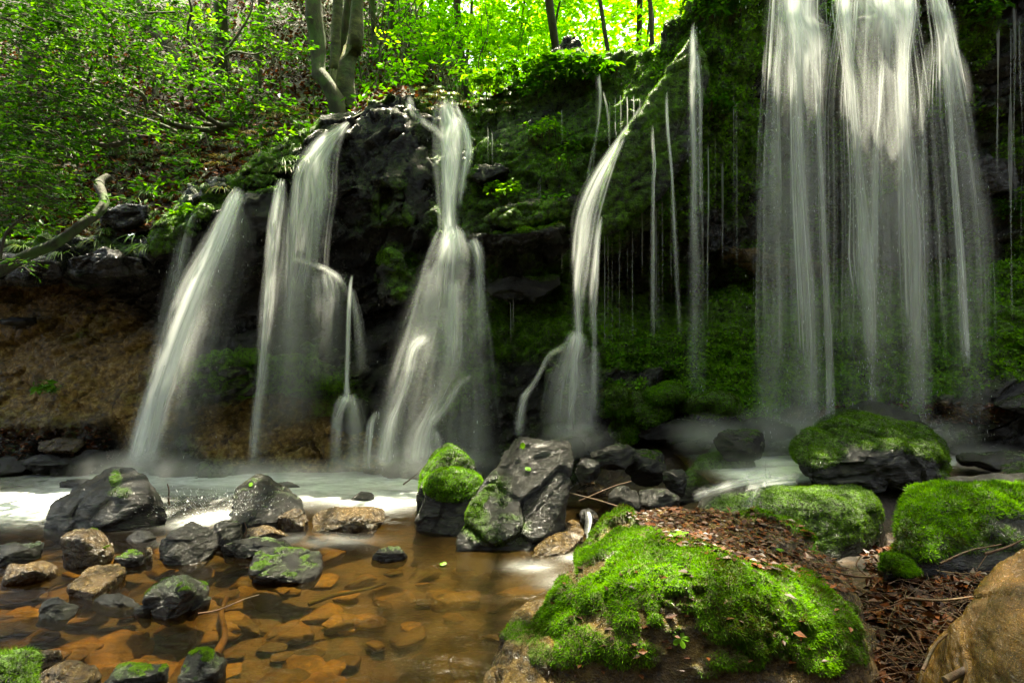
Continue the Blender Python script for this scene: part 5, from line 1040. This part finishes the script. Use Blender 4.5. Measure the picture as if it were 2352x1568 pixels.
for i in range(150):
    u = rng.uniform(-20, 720); v = rng.uniform(330, 590)
    if v < 600-.0*u and u > 380 and v > 460: continue
    pts.append((hithill(u, v)[0] if v < np.interp(u, [0, 340, 520, 700], [560, 515, 430, 320]) else hit(u, v)[0]))
tag(grass_tufts('sedge_tufts', pts, 34, .30, rng), 'arching tufts of sedge hanging over the left bank', 'grass', kind='stuff')
pts = [hithill(rng.uniform(380, 780), rng.uniform(250, 380))[0] for i in range(70)]
tag(grass_tufts('dry_grass', pts, 24, .26, rng, tone=.95), 'straw-coloured grass hanging on the slope below the beeches', 'grass', kind='stuff')
tag(grass_tufts('lip_grass', [hit(rng.uniform(965, 1220), rng.uniform(195, 260))[0] for i in range(60)], 30, .13, rng, tone=.55, wd=.004), 'fine green grass on the lip beside the central fall', 'grass', kind='stuff')
# small leafy plants rooted on the cliff and banks
def plant(label, u, v, ru, rv, n, ln, seed, tone=.6, nm='leafy_plant', fwd=.08, wd=.62, on=None):
    rng = np.random.default_rng(seed); h = (on or hit)(u, v)[0]; t = thing(nm, h, label, 'plant'); lm, tm = MB(), MB()
    for i in range(n):
        a = rng.uniform(0, 6.28); r = math.sqrt(rng.random()); q = (on or hit)(u+math.cos(a)*ru*r, v+math.sin(a)*rv*r)[0]
        if abs(q[1]-h[1]) > .6: q = P(u+math.cos(a)*ru*r, v+math.sin(a)*rv*r, h[1])
        e = q+np.array([rng.normal()*.04, -fwd-rng.random()*fwd*1.2, .05+rng.random()*.05]); tube(tm, [q, q*.5+e*.5+np.array([0, 0, .02]), e], .0025, .0015, 4, 5)
        k = int(rng.integers(3, 7)); lm.add(*leaves(np.repeat(e[None], k, 0)+rng.normal(size=(k, 3))*.015, rng.normal(size=(k, 3))*np.array([1, .8, .25]), ln, wd, rng, rnd=tone+.18*rng.normal(size=k), droop=.25))
    build(tm, 'stems', M['twig'], t); build(lm, 'foliage', M['leaf'], t, smooth=False); return t
plant('broad-leaved plants draped over the cliff edge under the pointed rock', 1310, 180, 110, 26, 110, .075, 201, .5)
plant('leafy herbs trailing down left of the broad-leaved plants', 1205, 205, 60, 36, 70, .06, 203, .45)
plant('bright leafy cluster on the dark cliff above the mossy step', 1245, 320, 44, 20, 45, .045, 205, .8)
plant('leafy sprig right of the bright cluster', 1290, 360, 36, 40, 30, .04, 207, .6)
plant('sunlit cress-like plants just over the ledge lip', 1160, 458, 34, 14, 40, .05, 209, .95)
plant('small green plants at the right of the mossy step', 1275, 480, 30, 18, 30, .045, 211, .7)
plant('dark green leaves hanging beside the slim fall', 1640, 270, 36, 18, 40, .045, 213, .35)
plant('fern-like greenery on top of the right-hand cliff edge', 1640, 30, 60, 40, 90, .055, 215, .5)
plant('yellow-green plants hanging between the two curtains', 1905, 60, 18, 40, 46, .05, 217, .9)
plant('hanging greenery right of the great fall', 2240, 50, 40, 36, 60, .05, 219, .55)
plant('small herb on the ochre earth wall', 138, 900, 26, 18, 14, .07, 221, .7)
plant('leafy weeds near the right edge under the last fall', 2300, 500, 50, 22, 50, .045, 223, .45)
plant('bright fronds beside the lip of the central fall', 1120, 215, 40, 24, 60, .06, 225, .85)
plant('low herbs by the mossy rock above the leaning jet', 420, 505, 24, 10, 10, .07, 229, .6)
lm = MB(); rng = np.random.default_rng(230)
U, W = PX(CLV); sel = np.where((CLM > .3) & (((W > 760) & (U > 1390) & (W < 960)) | ((W < 700) & (U > 1500))) & (U < 2400) & (W > -50))[0]; k = rng.choice(sel, 34000); pq = CLV[k]+vnorm(CLV, CLF)[k]*.015
lm.add(*leaves(pq, rng.normal(size=(len(k), 3))+np.array([0, -.8, .1]), .03, .85, rng, flat=.9, rnd=.85+.3*fbm(pq, 5, 2, 4)+.15*rng.normal(size=len(k))))
tag(build(lm, 'creeping_leaves', M['leaf'], smooth=False), 'small round leaves creeping over the moss bank behind the right-hand falls', 'ground cover', kind='stuff')
# ------------------------------------------------------------------ things lying about
def surf(V, F):
    B = BVHTree.FromPolygons(V.tolist(), F.tolist())
    def f(u, v, d=None):
        r = B.ray_cast(ORG, Vector(((u-1176)/FX, 1, -(v-784)/FX)).normalized(), 30)
        return (np.array(r[0]), np.array(r[1])) if r[0] is not None else (None, None)
    return f
bbs = surf(BBV, BBF); beds = surf(BDV, BDF); rng = np.random.default_rng(240); Vs = []
for i in range(5200):
    u = rng.uniform(1440, 2010) if i > 110 else rng.uniform(1230, 2010); v = rng.uniform(1160, 1400) if i > 110 else rng.uniform(1200, 1540)
    if i > 110 and ell(np.array([u]), np.array([v]), [(1760,1240,280,66,1,12),(1560,1190,130,28,1,5),(1930,1325,70,34,1,20)])[0]*1.2 < rng.random(): continue
    p, n_ = bbs(u, v)
    if p is None or (n_[2] < .35 and i > 110): continue
    Vs.append(p+n_*(.006*rng.random() if i > 110 else .012))
Vs = np.array(Vs); n = len(Vs); V, F, A = leaves(Vs, rng.normal(size=(n, 3))*np.array([1, 1, .1]), .032, .62, rng, flat=.25, droop=0)
o = mesh('leaf_litter', V, F, M['wetlitter'], smooth=False, attrs={'rnd': A}); tag(o, 'wet red-brown dead leaves lying on top of the huge mossy boulder', 'leaf litter', kind='stuff')
Vs = []
for i in range(4600):
    if i < 3200: u, v = rng.uniform(1990, 2400), rng.uniform(1262, 1600)
    elif i < 3900: u, v = rng.uniform(1900, 2300), rng.uniform(930, 975)
    else: u, v = rng.uniform(0, 250), rng.uniform(985, 1060)
    p, n_ = beds(u, v)
    if i >= 3200: p, n_ = hit(u, v)
    if p is None: continue
    Vs.append(p+np.array([0, 0, .008+.015*rng.random()]))
Vs = np.array(Vs); n = len(Vs); V, F, A = leaves(Vs, rng.normal(size=(n, 3))*np.array([1, 1, .2]), .048, .65, rng, flat=.5, droop=0, bend=.5)
tag(mesh('leaf_litter', V, F, M['wetlitter'], smooth=False, attrs={'rnd': A}), 'wet dead leaves on the ground at lower right and on the banks', 'leaf litter', kind='stuff')
def stick(label, pts, r0, r1, nm='twig', mat='twig', side=()):
    mb = MB(); q = [np.array(p, float) for p in pts]; tube(mb, q, r0, r1, 7, len(q)*7, wob=r0*.8)
    for s in side: tube(mb, [np.array(p, float) for p in s], r0*.6, r1*.6, 5, 10)
    return tag(build(mb, nm, M[mat], origin=q[0]), label, 'twig')
W_ = lambda u, v, z=0., dY=0.: P(u, v, water_Y(v, z)+dY)
stick('forked twig poking out of the foam left of the moss cushion boulder', [P(926,1112,4.9),P(945,1098,4.9),P(960,1085,4.9),P(968,1075,4.9)], .008, .003, side=[[P(948,1097,4.9),P(962,1095,4.9),P(970,1078,4.9)]])
stick('upright thin twig right of the glistening grey rock', [P(390,1158,4.4),P(388,1140,4.4),P(389,1125,4.4),P(384,1110,4.4)], .007, .004)
stick('long pale stick lying in the shallow water, mid foreground', [W_(710,1386,-.02),W_(760,1370,-.015),W_(820,1358,-.01),W_(888,1336,.0)], .012, .006, mat='beech')
stick('crooked brown branch under water pointing up from the bottom edge', [W_(500,1500,-.1),W_(525,1450,-.09),W_(508,1410,-.08),W_(520,1370,-.06)], .02, .012)
stick('thin twig running from the angular stone across the water', [P(455,1408,2.72),P(500,1400,2.76),P(560,1375,2.85),P(595,1364,2.9)], .004, .002)
stick('small twig standing by the dark rounded stones', [P(560,1232,3.75),P(566,1218,3.75),P(562,1200,3.75)], .005, .002, side=[[P(562,1225,3.75),P(585,1222,3.75)]])
for i, (pts, Y0, Y1, r, lb) in enumerate([
   ([(1500,1188),(1560,1178),(1640,1192),(1740,1212)],2.9,2.9,.004,'thin dark twig curving over the litter on the huge boulder'),
   ([(1800,1265),(1850,1288),(1920,1305),(1985,1312)],2.6,2.65,.004,'twig on the right part of the huge boulder top'),
   ([(2000,1325),(1960,1322),(1900,1310)],2.5,2.5,.006,'dark straight twig at the right end of the huge boulder'),
   ([(2262,1270),(2310,1258),(2350,1240)],2.6,2.6,.007,'pale twig leaning against the mossy boulder at right'),
   ([(2160,1292),(2230,1262),(2300,1250)],2.6,2.6,.006,'thin branch lying in front of the long shaggy boulder'),
   ([(2080,1375),(2160,1380),(2240,1370)],2.2,2.2,.006,'black twig across the gap beside the huge boulder'),
   ([(2170,1568),(2230,1530),(2290,1480),(2310,1440)],1.75,1.9,.012,'red-brown branch in front of the brown boulder'),
   ([(2120,1540),(2150,1480),(2200,1440)],1.9,2.0,.006,'short stick in the leaf debris at bottom right'),
   ([(1300,1130),(1380,1150),(1430,1165)],3.8,3.7,.007,'dark stick wedged right of the tilted slab'),
   ([(1330,1150),(1400,1120),(1450,1105)],3.85,3.9,.006,'thin crossing stick right of the tilted slab'),
   ([(2262,1098),(2310,1085),(2352,1078)],3.9,4.0,.005,'thin branch over the white water at the right edge'),
   ([(1978,1275),(1968,1300),(2000,1330)],2.55,2.5,.0035,'fine curved twig at the right shoulder of the huge boulder')]):
    stick(lb, curve(pts, Y0, Y1), r, r*.5)
rng = np.random.default_rng(250); mb = MB()
for i in range(260):
    u, v = rng.uniform(2010, 2330), rng.uniform(1290, 1590); p, n_ = beds(u, v)
    if p is None: continue
    d = np.array([rng.normal(), rng.normal(), .25*rng.normal()]); d = unit(d)*rng.uniform(.04, .14); p = p+np.array([0, 0, .02+.05*rng.random()])
    tube(mb, [p-d, p+rng.normal(size=3)*.008, p+d], .0022, .001, 4, 6)
tag(build(mb, 'twig_debris', M['twig']), 'tangle of fine twigs and roots in the debris at bottom right', 'twig debris', kind='stuff')
# green fallen leaves, maple-shaped or simple
def fleaf(label, u, v, f, s, seed, maple=True, Y=None):
    p, n_ = (P(u, v, Y), np.array([0, -.3, 1.])) if Y else f(u, v)
    if p is None: p, n_ = P(u, v, 2.6), np.array([0, 0, 1.])
    n_ = unit(n_); n_ = n_ if n_[1] < .2 or n_[2] > 0 else -n_; rng = np.random.default_rng(seed); a0 = rng.uniform(0, 6.28); t = unit(np.cross(n_, [math.cos(a0), math.sin(a0), .2])); b = np.cross(n_, t)
    K = 28; V = [p+n_*(.008+.12*s)]; 
    for k in range(K):
        th = 2*math.pi*k/K; r = s*(.35+.65*abs(math.cos(th*2.5))**.8) if maple else s*(.55+.45*abs(math.cos(th)))*(.75 if k % 2 else .8)
        if maple and abs(th-math.pi) < .25: r *= .35
        V.append(p+n_*(.008+.25*s*rng.random()*.4)+t*math.cos(th)*r+b*math.sin(th)*r)
    F = np.array([[0, 1+k, 1+(k+1) % K] for k in range(K)]); o = mesh('fallen_leaf', V, F, M['leaf'], origin=p, smooth=False, attrs={'rnd': np.full(K+1, .92)})
    tag(o, label, 'leaf')
SL = {o.get('label'): o for o in COL.objects if o.type == 'MESH'}
def sl(key):
    o = next(x for l, x in SL.items() if l and key in l); V = np.zeros(len(o.data.vertices)*3); o.data.vertices.foreach_get('co', V); V = V.reshape(-1, 3)+np.array(o['_o'])
    return surf(V, np.array([p.vertices[:] for p in o.data.polygons]))
slab_s = sl('big tilted wet slab')
fleaf('serrated green leaf stuck near the top of the tilted slab', 1201, 1025, slab_s, .035, 1, False)
fleaf('small green leaf on the middle of the tilted slab', 1212, 1078, slab_s, .028, 2, False)
fleaf('green leaf on top of the dome-shaped rock', 577, 1114, sl('dark dome-shaped'), .03, 3, False)
fleaf('green maple leaf on the litter of the huge boulder, left of centre', 1560, 1232, bbs, .045, 4)
fleaf('round green leaf on the litter of the huge boulder, right of centre', 1790, 1266, bbs, .026, 5, False)
fleaf('green maple leaf at the right end of the litter on the huge boulder', 1862, 1266, bbs, .045, 6)
fleaf('green maple leaf low on the front of the huge boulder', 1562, 1466, bbs, .032, 7)
fleaf('green leaf floating on the pool', 1018, 1297, None, .026, 8, False, Y=water_Y(1297)-.01)
# grass tuft at the lower left corner
o, _, _ = rock('mossy_hummock', 'small mossy hummock with a grass tuft at the lower left corner', 'moss mound', stonepts(-60, 1515, 75, 1640, .9, 260, Y=1.9), 'rock', up=-1, upk=1, sub=5, seed=261, nbl=9000, ln=.016, thick=.03, mmat='moss_dark')
c_ = np.array(P(20, 1515, 2.02)); tag(grass_tufts('grass_tuft', [c_+np.array([rng.normal()*.02, rng.normal()*.02, 0]) for i in range(5)], 9, .14, rng, tone=.75, wd=.004, fwd=(.3, 0, .6)), 'bright green grass tuft at the lower left corner', 'grass tuft')
